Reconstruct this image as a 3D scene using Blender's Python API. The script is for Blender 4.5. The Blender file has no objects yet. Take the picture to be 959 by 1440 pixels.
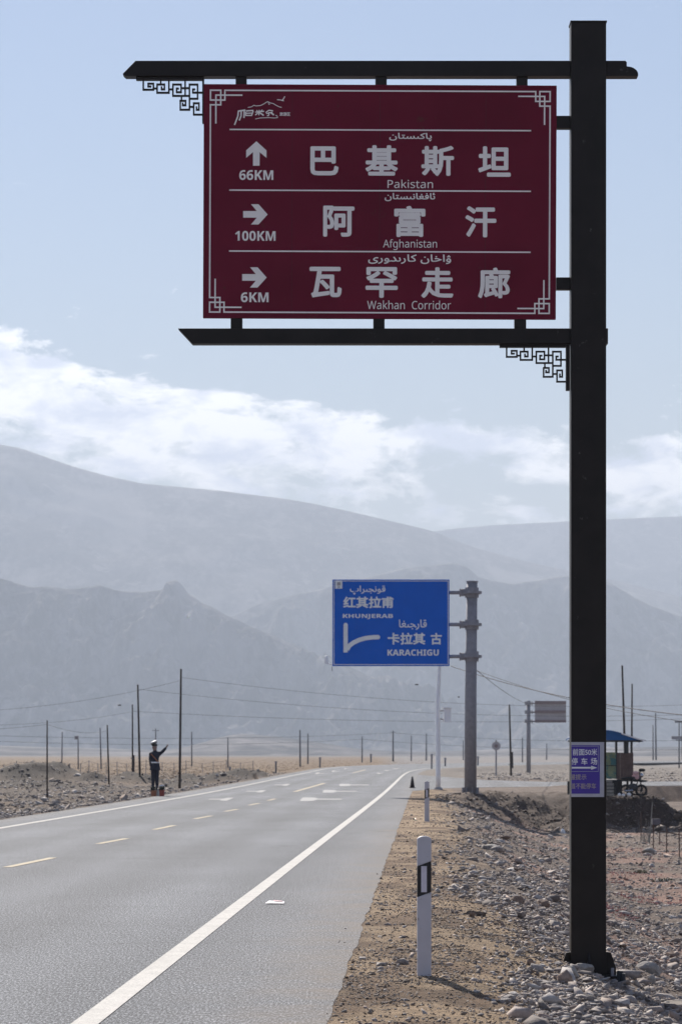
import bpy, bmesh, math, random
import numpy as np
from mathutils import Vector, Matrix, noise as mnoise
random.seed(7); np.random.seed(7)
R = math.radians
scene = bpy.context.scene
C = scene.collection

# ------------------------------------------------------------------ camera
CAMH = 1.66            # eye height
F = 3840.0             # focal length in photo pixels (photo 959 px wide)
HOR = 1060.0           # horizon row
cd = bpy.data.cameras.new('camera')
cam = bpy.data.objects.new('camera', cd); C.objects.link(cam)
cam.location = (0, 0, CAMH); cam.rotation_euler = (R(90), 0, 0)
cd.sensor_fit = 'HORIZONTAL'; cd.sensor_width = 24.0; cd.lens = F / 959 * 24
cd.shift_y = (HOR - 720) / 959
cd.clip_start = 0.5; cd.clip_end = 60000
cd.dof.use_dof = True; cd.dof.focus_distance = 22.5; cd.dof.aperture_fstop = 8.5
scene.camera = cam

# ------------------------------------------------------------------ light
SUN_EL, SUN_AZ = R(31), R(-14)          # azimuth measured from +Y towards +X
sdir = Vector((math.sin(SUN_AZ) * math.cos(SUN_EL), math.cos(SUN_AZ) * math.cos(SUN_EL), math.sin(SUN_EL)))
sl = bpy.data.lights.new('sun', 'SUN'); sl.energy = 4.5; sl.angle = R(0.5); sl.color = (1.0, 0.93, 0.84)
so = bpy.data.objects.new('sun', sl); C.objects.link(so)
so.rotation_euler = sdir.to_track_quat('Z', 'Y').to_euler(); so.location = (0, 0, 50)

scene.view_settings.view_transform = 'Standard'
scene.view_settings.look = 'None'
scene.view_settings.exposure = 0.90
scene.view_settings.gamma = 1.0
scene.cycles.use_denoising = True
scene.cycles.volume_bounces = 0
scene.cycles.max_bounces = 6
scene.cycles.filter_width = 1.5

class NT:
    """small node-tree writer"""
    def __init__(s, nt):
        s.nt = nt; nt.nodes.clear()
    def n(s, typ, **kw):
        nd = s.nt.nodes.new(typ)
        for k, v in kw.items():
            if k.startswith('i_'):
                key = k[2:]
                nd.inputs[int(key) if key.isdigit() else key.replace('_', ' ')].default_value = v
            else: setattr(nd, k, v)
        return nd
    def l(s, a, b): s.nt.links.new(a, b)
    def math(s, op, a, b=0.0, clamp=False):
        nd = s.nt.nodes.new('ShaderNodeMath'); nd.operation = op; nd.use_clamp = clamp
        for i, v in enumerate((a, b)):
            if hasattr(v, 'is_output'): s.l(v, nd.inputs[i])
            else: nd.inputs[i].default_value = v
        return nd.outputs[0]
    def ramp(s, fac, stops, interp='LINEAR'):
        nd = s.nt.nodes.new('ShaderNodeValToRGB'); cr = nd.color_ramp; cr.interpolation = interp
        while len(cr.elements) < len(stops): cr.elements.new(0.5)
        for e, (p, c) in zip(cr.elements, stops):
            e.position = p; e.color = (c, c, c, 1) if not hasattr(c, '__len__') else (*c, 1)
        s.l(fac, nd.inputs[0]); return nd.outputs[0]
    def mix(s, fac, a, b, mode='MIX'):
        nd = s.nt.nodes.new('ShaderNodeMix'); nd.data_type = 'RGBA'; nd.blend_type = mode
        for sock, v in ((nd.inputs[0], fac), (nd.inputs[6], a), (nd.inputs[7], b)):
            if hasattr(v, 'is_output'): s.l(v, sock)
            else: sock.default_value = v if not hasattr(v, '__len__') else (*v, 1)
        return nd.outputs[2]
    def noise(s, vec, scale, detail=4, rough=.55, dist=0):
        nd = s.n('ShaderNodeTexNoise', i_Scale=scale, i_Detail=detail, i_Roughness=rough, i_Distortion=dist)
        if vec is not None: s.l(vec, nd.inputs['Vector'])
        return nd.outputs[0]

# ------------------------------------------------------------------ world: sky with a band of cloud above the hills
world = bpy.data.worlds.new('World'); scene.world = world; world.use_nodes = True
w = NT(world.node_tree)
sky = w.n('ShaderNodeTexSky', sky_type='NISHITA')
sky.sun_disc = False; sky.sun_elevation = SUN_EL; sky.sun_rotation = SUN_AZ
sky.altitude = 500; sky.air_density = 1.5; sky.dust_density = 0.1; sky.ozone_density = 2.0
tc = w.n('ShaderNodeTexCoord')
sep = w.n('ShaderNodeSeparateXYZ'); w.l(tc.outputs['Generated'], sep.inputs[0])
X_, Z_ = sep.outputs[0], sep.outputs[2]
mp = w.n('ShaderNodeMapping'); mp.inputs['Scale'].default_value = (1.0, 1.0, 2.3)
mp.inputs['Rotation'].default_value = (0, R(8), 0)
w.l(tc.outputs['Generated'], mp.inputs['Vector'])
n1 = w.noise(mp.outputs[0], 11.0, 12, .66, .5)
n2 = w.noise(mp.outputs[0], 40.0, 9, .66, .4)
nz = w.math('ADD', w.math('MULTIPLY', n1, .62), w.math('MULTIPLY', n2, .38))
# t > 0 : below the tilted upper rim of the cloud band
top = w.math('SUBTRACT', 0.1285, w.math('MULTIPLY', X_, 0.16))
top = w.math('ADD', top, w.math('MULTIPLY', w.math('SUBTRACT', n1, .5), .03))
t = w.math('SUBTRACT', top, Z_)
bias = w.ramp(w.math('ADD', w.math('MULTIPLY', t, 4.0), .5), [(0.0, 0.05), (0.38, 0.16), (0.475, .30), (0.525, .60), (0.60, .56), (0.67, .40), (0.80, .57), (1.0, .60)])
cov = w.math('ADD', w.math('MULTIPLY', w.math('SUBTRACT', nz, .5), 5.0), w.math('MULTIPLY', bias, 2.0))
mask = w.ramp(w.math('SUBTRACT', cov, .5), [(0.38, 0.0), (0.52, .45), (0.74, 1.0)], 'EASE')
shade = w.ramp(w.noise(mp.outputs[0], 30, 8, .65, .3), [(0.40, (.55, .60, .72)), (0.57, (1.0, 1.0, 1.0))])
SKYK = 0.072
skyc = w.mix(1.0, sky.outputs[0], (SKYK, SKYK, SKYK), 'MULTIPLY')
skyc = w.mix(1.0, skyc, (.60, .59, .70), 'MULTIPLY')
cloudc = w.mix(1.0, shade, (1.08, 1.06, 1.06), 'MULTIPLY')
col = w.mix(w.math('MULTIPLY', mask, .88), skyc, cloudc)
bg = w.n('ShaderNodeBackground'); w.l(col, bg.inputs[0]); bg.inputs[1].default_value = 1.0
wo = w.n('ShaderNodeOutputWorld'); w.l(bg.outputs[0], wo.inputs[0])

# ------------------------------------------------------------------ materials
MATS = {}
def mat(name, col, rough=.6, metal=0.0, var=.12, scale=8.0, bump=.0, bscale=40.0, spec=.5, wear=None):
    if name in MATS: return MATS[name]
    m = bpy.data.materials.new(name); m.use_nodes = True; t = NT(m.node_tree)
    co = t.n('ShaderNodeTexCoord').outputs['Object']
    nz = t.noise(co, scale, 5, .6)
    lo = tuple(c * (1 - var) for c in col); hi = tuple(min(1, c * (1 + var)) for c in col)
    c = t.ramp(nz, [(.3, lo), (.7, hi)])
    if wear:
        wcol, amt, wsc = wear
        wm = t.ramp(t.noise(co, wsc, 8, .7), [(1 - amt - .06, 0.0), (1 - amt, 1.0)])
        c = t.mix(wm, c, wcol)
    b = t.n('ShaderNodeBsdfPrincipled', i_Roughness=rough, i_Metallic=metal)
    b.inputs['Specular IOR Level'].default_value = spec
    t.l(c, b.inputs['Base Color'])
    if bump:
        bp = t.n('ShaderNodeBump', i_Strength=bump, i_Distance=.01)
        t.l(t.noise(co, bscale, 5, .6), bp.inputs['Height']); t.l(bp.outputs[0], b.inputs['Normal'])
    o = t.n('ShaderNodeOutputMaterial'); t.l(b.outputs[0], o.inputs[0])
    MATS[name] = m; return m

M_black = mat('black_painted_steel', (.020, .016, .014), .45, 0, .25, 3, .03, 60, .22, wear=((.10, .09, .085), .30, 9))
M_maroon = mat('maroon_sign_sheeting', (.165, .014, .034), .6, 0, .16, 1.1, .02, 5, .15, wear=((.13, .03, .035), .30, 7))
M_seam = mat('sign_seam', (.07, .008, .016), .6)
M_print = mat('silver_white_lettering', (.97, .91, .86), .5, 0, .05, 4)
M_blue = mat('blue_sign_sheeting', (.008, .13, .62), .6, 0, .06, 1, spec=.15)
M_blueprint = mat('pale_sign_lettering', (.86, .87, .88), .5, 0, .06, 3)
M_galv = mat('galvanised_steel', (.30, .29, .31), .7, .1, .14, 5, .05, 30, .3)
M_galvback = mat('bare_sign_back', (.42, .39, .40), .5, .2, .10, 2)
M_rib = mat('sign_back_rib', (.26, .20, .20), .6, .1, .1, 4)
M_white = mat('white_painted_steel', (.90, .90, .90), .45, 0, .05, 6)
M_postwhite = mat('post_white_plastic', (.52, .51, .56), .55, 0, .07, 5, .04, 50, .4, wear=((.26, .22, .2), .33, 14))
M_postblack = mat('post_black_band', (.012, .012, .014), .5)
M_reflect = mat('reflective_tape', (.62, .60, .68), .35)
M_purple = mat('purple_notice_sheeting', (.065, .035, .33), .5, 0, .08, 6)
M_noticewhite = mat('notice_border', (.46, .46, .52), .5, 0, .08, 12)
M_noticetan = mat('faded_notice_lettering', (.42, .36, .33), .6)
M_wood = mat('weathered_pole_wood', (.050, .038, .034), .85, 0, .3, 6, .2, 30, .3)
M_woodgrey = mat('grey_pole_concrete', (.13, .13, .15), .85, 0, .25, 6, .1, 30, .3)
M_wire = mat('cable_rubber', (.055, .055, .07), .8)
M_cone = mat('dark_cone_rubber', (.03, .018, .02), .6, 0, .2, 10)
M_red = mat('red_planter_brick', (.32, .06, .045), .8, 0, .2, 12, .1, 40)
M_orange = mat('terracotta_planter_brick', (.38, .15, .08), .8, 0, .2, 12, .1, 40)
M_navy = mat('navy_uniform', (.012, .014, .03), .85, 0, .2, 20)
M_skin = mat('painted_skin', (.30, .20, .17), .6)
M_capwhite = mat('white_cap', (.85, .85, .86), .5)
M_leafdark = mat('dark_plant', (.05, .06, .05), .8, 0, .3, 20)
M_roofblue = mat('blue_roof_sheet', (.012, .10, .30), .6, 0, .1, 4, spec=.25)
M_kgreen = mat('green_notice_board', (.21, .25, .14), .7, 0, .35, 3, wear=((.05, .16, .17), .45, 4))
M_kbrown = mat('brown_board', (.125, .08, .068), .75, 0, .25, 6, .1, 20)
M_kdark = mat('dark_kiosk_frame', (.03, .035, .04), .6)
M_crate = mat('grey_crate_wood', (.27, .26, .23), .8, 0, .25, 8)
M_rust = mat('rusty_bar', (.11, .07, .055), .9, 0, .3, 14)
M_pink = mat('pink_cloth', (.66, .42, .42), .8, 0, .35, 9)
M_tyre = mat('tyre_rubber', (.015, .015, .016), .8)
M_chrome = mat('chrome', (.6, .6, .62), .25, .9, .05)
M_paper = mat('paper', (.78, .74, .78), .7, 0, .06, 20)
M_concrete = mat('concrete', (.38, .36, .34), .9, 0, .12, 5, .1, 30, .2)
M_slab = mat('dusty_concrete', (.27, .235, .20), .95, 0, .35, 7, .5, 20, .1)
M_sage = mat('sage_leaf', (.09, .11, .05), .8, 0, .3, 12)

def stone_mat(name, stops):
    m = bpy.data.materials.new(name); m.use_nodes = True; t = NT(m.node_tree)
    g = t.n('ShaderNodeNewGeometry'); oi = t.n('ShaderNodeObjectInfo')
    rnd = t.math('FRACT', t.math('ADD', g.outputs['Random Per Island'], oi.outputs['Random']))
    co = t.n('ShaderNodeTexCoord').outputs['Object']
    c = t.ramp(rnd, stops)
    c = t.mix(.55, c, t.ramp(t.noise(co, 30, 6, .65), [(.3, .55), (.7, 1.2)]), 'MULTIPLY')
    b = t.n('ShaderNodeBsdfPrincipled', i_Roughness=.85); b.inputs['Specular IOR Level'].default_value = .35
    t.l(c, b.inputs['Base Color'])
    bp = t.n('ShaderNodeBump', i_Strength=.5, i_Distance=.01); t.l(t.noise(co, 60, 5, .65), bp.inputs['Height']); t.l(bp.outputs[0], b.inputs['Normal'])
    o = t.n('ShaderNodeOutputMaterial'); t.l(b.outputs[0], o.inputs[0]); return m
M_stone = stone_mat('grey_rubble_stone', [(0, (.15, .125, .11)), (.2, (.25, .21, .19)), (.45, (.36, .32, .295)), (.7, (.31, .24, .20)), (.85, (.50, .46, .43)), (1, (.38, .28, .23))])
M_pebble = stone_mat('brown_verge_gravel', [(0, (.10, .075, .06)), (.3, (.22, .165, .125)), (.6, (.30, .235, .185)), (.85, (.36, .32, .29)), (1, (.20, .155, .125))])

M_clod = stone_mat('dark_brown_clod', [(0, (.09, .065, .05)), (.4, (.15, .11, .09)), (.8, (.22, .17, .135)), (1, (.32, .28, .25))])
def soil_mat():
    m = bpy.data.materials.new('dry_soil'); m.use_nodes = True; t = NT(m.node_tree)
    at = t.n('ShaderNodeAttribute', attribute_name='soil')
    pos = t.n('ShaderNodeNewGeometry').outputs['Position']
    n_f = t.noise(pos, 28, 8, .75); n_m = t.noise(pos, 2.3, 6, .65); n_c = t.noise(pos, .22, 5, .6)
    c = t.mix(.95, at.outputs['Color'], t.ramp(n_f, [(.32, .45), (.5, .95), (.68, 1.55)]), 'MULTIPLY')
    c = t.mix(.8, c, t.ramp(n_m, [(.3, .65), (.7, 1.25)]), 'MULTIPLY')
    c = t.mix(.7, c, t.ramp(n_c, [(.3, .72), (.7, 1.22)]), 'MULTIPLY')
    b = t.n('ShaderNodeBsdfPrincipled', i_Roughness=.95); b.inputs['Specular IOR Level'].default_value = .15
    t.l(c, b.inputs['Base Color'])
    bp = t.n('ShaderNodeBump', i_Strength=.9, i_Distance=.03)
    t.l(t.math('ADD', n_f, t.math('MULTIPLY', n_m, 2.0)), bp.inputs['Height']); t.l(bp.outputs[0], b.inputs['Normal'])
    o = t.n('ShaderNodeOutputMaterial'); t.l(b.outputs[0], o.inputs[0]); return m
M_soil = soil_mat()

def asphalt_mat():
    m = bpy.data.materials.new('worn_asphalt'); m.use_nodes = True; t = NT(m.node_tree)
    pos = t.n('ShaderNodeNewGeometry').outputs['Position']
    mp = t.n('ShaderNodeMapping'); mp.inputs['Scale'].default_value = (1, .12, 1); t.l(pos, mp.inputs[0])
    gm = t.n('ShaderNodeMapping'); gm.inputs['Scale'].default_value = (1, .22, 1); t.l(pos, gm.inputs[0])
    grain = t.math('ADD', t.math('MULTIPLY', t.noise(pos, 44, 4, .9), .4), t.math('MULTIPLY', t.noise(gm.outputs[0], 62, 3, .85), .6)); mid = t.noise(pos, 9, 5, .6); lane = t.noise(mp.outputs[0], .9, 4, .55); big = t.noise(pos, .12, 4, .6)
    c = t.ramp(grain, [(.36, (.018, .020, .024)), (.50, (.128, .136, .150)), (.62, (.57, .58, .60))])
    c = t.mix(.6, c, t.ramp(mid, [(.3, .78), (.7, 1.18)]), 'MULTIPLY')
    c = t.mix(.9, c, t.ramp(lane, [(.3, .92), (.7, 1.08)]), 'MULTIPLY')
    c = t.mix(.8, c, t.ramp(big, [(.3, .85), (.7, 1.14)]), 'MULTIPLY')
    cmp_ = t.n('ShaderNodeMapping'); cmp_.inputs['Scale'].default_value = (.35, .9, 1); t.l(pos, cmp_.inputs[0])
    vor = t.n('ShaderNodeTexVoronoi', feature='DISTANCE_TO_EDGE', i_Scale=.22); 
    wob = t.n('ShaderNodeTexNoise', i_Scale=1.2, i_Detail=6); t.l(cmp_.outputs[0], wob.inputs['Vector'])
    vm = t.n('ShaderNodeVectorMath', operation='MULTIPLY_ADD'); t.l(wob.outputs['Color'], vm.inputs[0]); vm.inputs[1].default_value = (.9, .9, .9); t.l(cmp_.outputs[0], vm.inputs[2])
    t.l(vm.outputs[0], vor.inputs['Vector'])
    crack = t.ramp(vor.outputs['Distance'], [(0.0, 1.0), (.006, .0)])
    gate = t.ramp(t.noise(pos, .16, 3, .5), [(.50, 0.0), (.60, .65)])
    c = t.mix(t.math('MULTIPLY', crack, gate), c, (.035, .035, .037))
    ac = t.n('ShaderNodeAttribute', attribute_name='across')
    trk = t.math('COSINE', t.math('MULTIPLY', ac.outputs['Fac'], 3.4))
    c = t.mix(.9, c, t.ramp(t.math('ADD', t.math('MULTIPLY', trk, .28), t.math('ADD', .5, t.math('MULTIPLY', t.math('SUBTRACT', lane, .5), .5))), [(0.15, .86), (.85, 1.12)]), 'MULTIPLY')
    # dust blown over the shoulder side (attribute: closeness to the road's edge)
    at = t.n('ShaderNodeAttribute', attribute_name='dust')
    dm = t.math('MULTIPLY', at.outputs['Fac'], t.ramp(t.noise(pos, 1.3, 7, .7), [(.35, .1), (.65, 1.0)]))
    c = t.mix(dm, c, (.25, .205, .165))
    b = t.n('ShaderNodeBsdfPrincipled', i_Roughness=.9); b.inputs['Specular IOR Level'].default_value = .12
    t.l(c, b.inputs['Base Color'])
    bp = t.n('ShaderNodeBump', i_Strength=.55, i_Distance=.006); t.l(grain, bp.inputs['Height']); t.l(bp.outputs[0], b.inputs['Normal'])
    o = t.n('ShaderNodeOutputMaterial'); t.l(b.outputs[0], o.inputs[0]); return m
M_asphalt = asphalt_mat()

def paint_mat(name, col):
    m = bpy.data.materials.new(name); m.use_nodes = True; t = NT(m.node_tree)
    pos = t.n('ShaderNodeNewGeometry').outputs['Position']
    c = t.mix(.9, col, t.ramp(t.noise(pos, 46, 4, .9), [(.3, .55), (.6, 1.08)]), 'MULTIPLY')
    c = t.mix(.9, c, t.ramp(t.noise(pos, 3, 6, .7), [(.35, .86), (.6, 1.04)]), 'MULTIPLY')
    chips = t.ramp(t.noise(pos, 22, 8, .8), [(.34, 1.0), (.40, 0.0)])
    c = t.mix(t.math('MULTIPLY', chips, .8), c, (.11, .11, .11))
    b = t.n('ShaderNodeBsdfPrincipled', i_Roughness=.85); b.inputs['Specular IOR Level'].default_value = .15; t.l(c, b.inputs['Base Color'])
    o = t.n('ShaderNodeOutputMaterial'); t.l(b.outputs[0], o.inputs[0]); return m
M_linewhite = paint_mat('white_road_paint', (.66, .63, .58))
M_fadedwhite = paint_mat('faded_road_paint', (.48, .47, .46))
M_lineyellow = paint_mat('yellow_road_paint', (.60, .51, .36))

def mountain_mat():
    m = bpy.data.materials.new('bare_mountain_rock'); m.use_nodes = True; t = NT(m.node_tree)
    pos = t.n('ShaderNodeNewGeometry').outputs['Position']
    mp = t.n('ShaderNodeMapping'); mp.inputs['Scale'].default_value = (1, .5, .35); t.l(pos, mp.inputs[0])
    a = t.noise(mp.outputs[0], .012, 8, .68, .4); b_ = t.noise(mp.outputs[0], .0035, 6, .6, .5)
    a2 = t.noise(mp.outputs[0], .045, 7, .7, .3)
    c = t.ramp(t.math('ADD', t.math('MULTIPLY', a, .6), t.math('MULTIPLY', a2, .4)), [(.40, (.022, .020, .020)), (.50, (.095, .084, .080)), (.60, (.25, .22, .205))])
    c = t.mix(t.ramp(b_, [(.53, 0.0), (.60, .65)]), c, (.30, .265, .245))
    sc = t.n('ShaderNodeMapping'); sc.inputs['Scale'].default_value = (1, 1, .25); t.l(pos, sc.inputs[0])
    c = t.mix(t.ramp(t.noise(sc.outputs[0], .009, 7, .7, .8), [(.58, 0.0), (.66, .8)]), c, (.34, .30, .28))
    b = t.n('ShaderNodeBsdfPrincipled', i_Roughness=1.0); b.inputs['Specular IOR Level'].default_value = .05
    t.l(c, b.inputs['Base Color'])
    o = t.n('ShaderNodeOutputMaterial'); t.l(b.outputs[0], o.inputs[0]); return m
M_mount = mountain_mat()

# ------------------------------------------------------------------ helpers
def origin(o):
    v = Vector((0, 0, 0))
    while o is not None: v = v + o.location; o = o.parent
    return v
def tag(o, label=None, cat=None, group=None, kind=None):
    if label: o['label'] = label
    if cat: o['category'] = cat
    if group: o['group'] = group
    if kind: o['kind'] = kind
    return o
def thing(name, label, cat, loc, group=None):
    o = bpy.data.objects.new(name, None); C.objects.link(o); o.location = loc
    o.empty_display_size = .2
    return tag(o, label, cat, group)
def at(px, py, d):
    """point at distance d seen at photo pixel px, py"""
    return Vector(((px - 479.5) * d / F, d, CAMH + (HOR - py) * d / F))

class MB:
    """collects shapes in world coordinates, links them as ONE mesh object"""
    def __init__(s): s.v = []; s.f = []; s.mi = []
    def add(s, vs, fs, mi=0):
        k = len(s.v); s.v += [Vector(v) for v in vs]; s.f += [[i + k for i in f] for f in fs]; s.mi += [mi] * len(fs); return s
    def box(s, c, d, rot=None, mi=0):
        vs = []
        for z in (-.5, .5):
            for x, y in ((-.5, -.5), (.5, -.5), (.5, .5), (-.5, .5)):
                p = Vector((x * d[0], y * d[1], z * d[2]))
                if rot is not None: p = rot @ p
                vs.append(Vector(c) + p)
        return s.add(vs, [(3, 2, 1, 0), (4, 5, 6, 7), (0, 1, 5, 4), (1, 2, 6, 5), (2, 3, 7, 6), (3, 0, 4, 7)], mi)
    def tube(s, pts, r, n=10, cap=True, mi=0):
        pts = [Vector(p) for p in pts]; rs = r if hasattr(r, '__len__') else [r] * len(pts)
        ring = []; k = len(s.v)
        up = Vector((0, 0, 1))
        for i, p in enumerate(pts):
            d = (pts[min(i + 1, len(pts) - 1)] - pts[max(i - 1, 0)]).normalized()
            a = d.cross(up if abs(d.z) < .95 else Vector((0, 1, 0))).normalized(); b = d.cross(a)
            for j in range(n):
                q = 2 * math.pi * j / n
                s.v.append(p + (a * math.cos(q) + b * math.sin(q)) * rs[i])
        for i in range(len(pts) - 1):
            for j in range(n):
                s.f.append([k + i * n + j, k + i * n + (j + 1) % n, k + (i + 1) * n + (j + 1) % n, k + (i + 1) * n + j]); s.mi.append(mi)
        if cap:
            s.f.append([k + j for j in range(n)][::-1]); s.f.append([k + (len(pts) - 1) * n + j for j in range(n)]); s.mi += [mi, mi]
        return s
    def prism(s, poly, y0, y1, mi=0):
        """polygon of (x, z) points extruded from y0 to y1"""
        n = len(poly)
        vs = [(x, y0, z) for x, z in poly] + [(x, y1, z) for x, z in poly]
        fs = [list(range(n)), list(range(n, 2 * n))[::-1]] + [[i, n + i, n + (i + 1) % n, (i + 1) % n] for i in range(n)]
        return s.add(vs, fs, mi)
    def sphere(s, c, r, nu=12, nv=8, sc=(1, 1, 1), mi=0):
        vs = []; fs = []
        for i in range(nv + 1):
            th = math.pi * i / nv
            for j in range(nu):
                ph = 2 * math.pi * j / nu
                vs.append(Vector(c) + Vector((r * sc[0] * math.sin(th) * math.cos(ph), r * sc[1] * math.sin(th) * math.sin(ph), r * sc[2] * math.cos(th))))
        for i in range(nv):
            for j in range(nu):
                fs.append((i * nu + j, (i + 1) * nu + j, (i + 1) * nu + (j + 1) % nu, i * nu + (j + 1) % nu))
        return s.add(vs, fs, mi)
    def build(s, name, m, parent=None, bevel=0, smooth=False):
        me = bpy.data.meshes.new(name); o0 = origin(parent)
        me.from_pydata([v - o0 for v in s.v], [], s.f)
        for mm in (m if isinstance(m, (list, tuple)) else [m]): me.materials.append(mm)
        bm = bmesh.new(); bm.from_mesh(me)
        for f, k in zip(bm.faces, s.mi): f.material_index = k; f.smooth = smooth
        bmesh.ops.remove_doubles(bm, verts=bm.verts, dist=1e-5)
        bmesh.ops.recalc_face_normals(bm, faces=bm.faces)
        if bevel:
            ed = [e for e in bm.edges if len(e.link_faces) == 2 and e.calc_face_angle(0) > .6]
            bmesh.ops.bevel(bm, geom=ed, offset=bevel, segments=2, profile=.6, affect='EDGES')
        bm.to_mesh(me); bm.free()
        o = bpy.data.objects.new(name, me); C.objects.link(o); o.parent = parent
        return o

class Pix(MB):
    """flat print on a vertical plane at distance d (shapes given in photo pixels)"""
    def __init__(s, d, lift=0.0): super().__init__(); s.d = d; s.lift = lift; s.k = 0
    def P(s, px, py): 
        v = at(px, py, s.d); v.y -= s.lift + s.k; return v
    def poly(s, pts, mi=0): s.add([s.P(*p) for p in pts], [list(range(len(pts)))], mi); return s
    def rect(s, x0, y0, x1, y1): return s.poly([(x0, y0), (x1, y0), (x1, y1), (x0, y1)])
    def stroke(s, pts, wd):
        for (x0, y0), (x1, y1) in zip(pts, pts[1:]):
            L = math.hypot(x1 - x0, y1 - y0) or 1; ux, uy = (x1 - x0) / L, (y1 - y0) / L; nx, ny = -uy * wd / 2, ux * wd / 2
            e = wd / 2 if abs(ux) < .01 or abs(uy) < .01 else 0
            s.k += 1.5e-5
            s.poly([(x0 - ux * e + nx, y0 - uy * e + ny), (x1 + ux * e + nx, y1 + uy * e + ny), (x1 + ux * e - nx, y1 + uy * e - ny), (x0 - ux * e - nx, y0 - uy * e - ny)])
        return s

def text_geo(s, _c={}):
    if s in _c: return _c[s]
    cu = bpy.data.curves.new('t', 'FONT'); cu.body = s; cu.resolution_u = 3
    o = bpy.data.objects.new('t', cu); C.objects.link(o)
    dg = bpy.context.evaluated_depsgraph_get(); dg.update()
    me = bpy.data.meshes.new_from_object(o.evaluated_get(dg), depsgraph=dg)
    v = [(q.co.x, q.co.y) for q in me.vertices]; f = [list(p.vertices) for p in me.polygons]
    bpy.data.objects.remove(o); bpy.data.meshes.remove(me)
    _c[s] = (v, f); return _c[s]
def sans(s, bold=False):
    out = ''
    for ch in s:
        if ch.isupper(): out += chr((0x1D5D4 if bold else 0x1D5A0) + ord(ch) - 65)
        elif ch.islower(): out += chr((0x1D5EE if bold else 0x1D5BA) + ord(ch) - 97)
        elif ch.isdigit(): out += chr((0x1D7EC if bold else 0x1D7E2) + ord(ch) - 48)
        else: out += ch
    return out
def put_text(pb, s, x0, x1, y0, y1, bold=0.0, clipx=None):
    """lettering fitted into the pixel box; bold = extra stroke half-width in pixels"""
    v, f = text_geo(s)
    xs = [p[0] for p in v]; ys = [p[1] for p in v]
    ax, bx, ay, by = min(xs), max(xs), min(ys), max(ys)
    x0 += bold; x1 -= bold; y0 += bold; y1 -= bold
    offs = [(0, 0)] if not bold else [(0, 0)] + [(bold * math.cos(a * math.pi / 4) * 1.0, bold * math.sin(a * math.pi / 4)) for a in range(8)]
    for ox, oy in offs:
        pb.k += 2.5e-5 * pb.d / 24
        vv = [pb.P(x0 + (p[0] - ax) / (bx - ax) * (x1 - x0) + ox, y1 - (p[1] - ay) / (by - ay) * (y1 - y0) + oy) for p in v]
        ff = f
        if clipx is not None:
            lim = at(clipx, 0, pb.d).x
            vv = [Vector((max(q.x, lim), q.y, q.z)) for q in vv]
        pb.add(vv, ff)
def ar(*forms): return ''.join(chr(q) for q in reversed(forms))

# ------------------------------------------------------------------ numpy noise + ground height
def vnoise(x, y, seed=0):
    xi = np.floor(x).astype(np.int64); yi = np.floor(y).astype(np.int64); fx = x - xi; fy = y - yi
    fx = fx * fx * (3 - 2 * fx); fy = fy * fy * (3 - 2 * fy)
    def h(a, b):
        n = (a * 374761393 + b * 668265263 + seed * 69069) & 0xffffffff
        n = ((n ^ (n >> 13)) * 1274126177) & 0xffffffff
        return ((n ^ (n >> 16)) & 0xffff) / 65535.0
    return (h(xi, yi) * (1 - fx) + h(xi + 1, yi) * fx) * (1 - fy) + (h(xi, yi + 1) * (1 - fx) + h(xi + 1, yi + 1) * fx) * fy
def fbm(x, y, seed=0, o=4):
    r = 0; a = .5
    for i in range(o): r = r + a * vnoise(x * 2 ** i, y * 2 ** i, seed + i * 17); a *= .5
    return r / (1 - .5 ** o) 
def sm(t): t = np.clip(t, 0, 1); return t * t * (3 - 2 * t)

RL = np.array([(-3.0, -25), (-2.15, 0), (-1.58, 16.8), (-1.20, 27.1), (0.05, 63.8), (1.40, 100), (3.42, 166), (5.6, 238), (8.1, 292), (10.6, 320), (18, 365), (29, 410), (47, 470), (76, 550), (118, 640), (190, 760)], float)   # right line
LLn = np.array([(-10.6, -25), (-9.75, 0), (-8.9, 27), (-7.58, 60.7), (-5.9, 100), (-5.4, 117), (-3.85, 195), (-2.2, 270), (-1.0, 330), (4, 385), (13, 435), (30, 500), (58, 575), (100, 670), (165, 780)], float)            # left line
def interp(tab, Y): return np.interp(Y, tab[:, 1], tab[:, 0])
def smooth_tab(tab, n=3):
    Ys = np.arange(-25, 782, 5.0)
    Xs = np.interp(Ys, tab[:, 1], tab[:, 0])
    for _ in range(n * 22): Xs[1:-1] = .25 * Xs[:-2] + .5 * Xs[1:-1] + .25 * Xs[2:]
    return np.stack([Xs, Ys], 1)
RL = smooth_tab(RL); LLn = smooth_tab(LLn)
def edgeR(Y):
    return interp(RL, Y) + np.where(Y < 100, 1.55 - .0040 * Y, 1.15) + .028 * (fbm(Y * 1.7, Y * 0 + 3, 5) - .5) * 2 + .02 * (fbm(Y * 6, Y * 0 + 3, 6) - .5) + sm((Y - 270) / 60) * 1.0
def edgeL(Y): return interp(LLn, Y) - 1.25 - .05 * (fbm(Y * .9, Y * 0 + 9, 8) - .5) * 2
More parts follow.
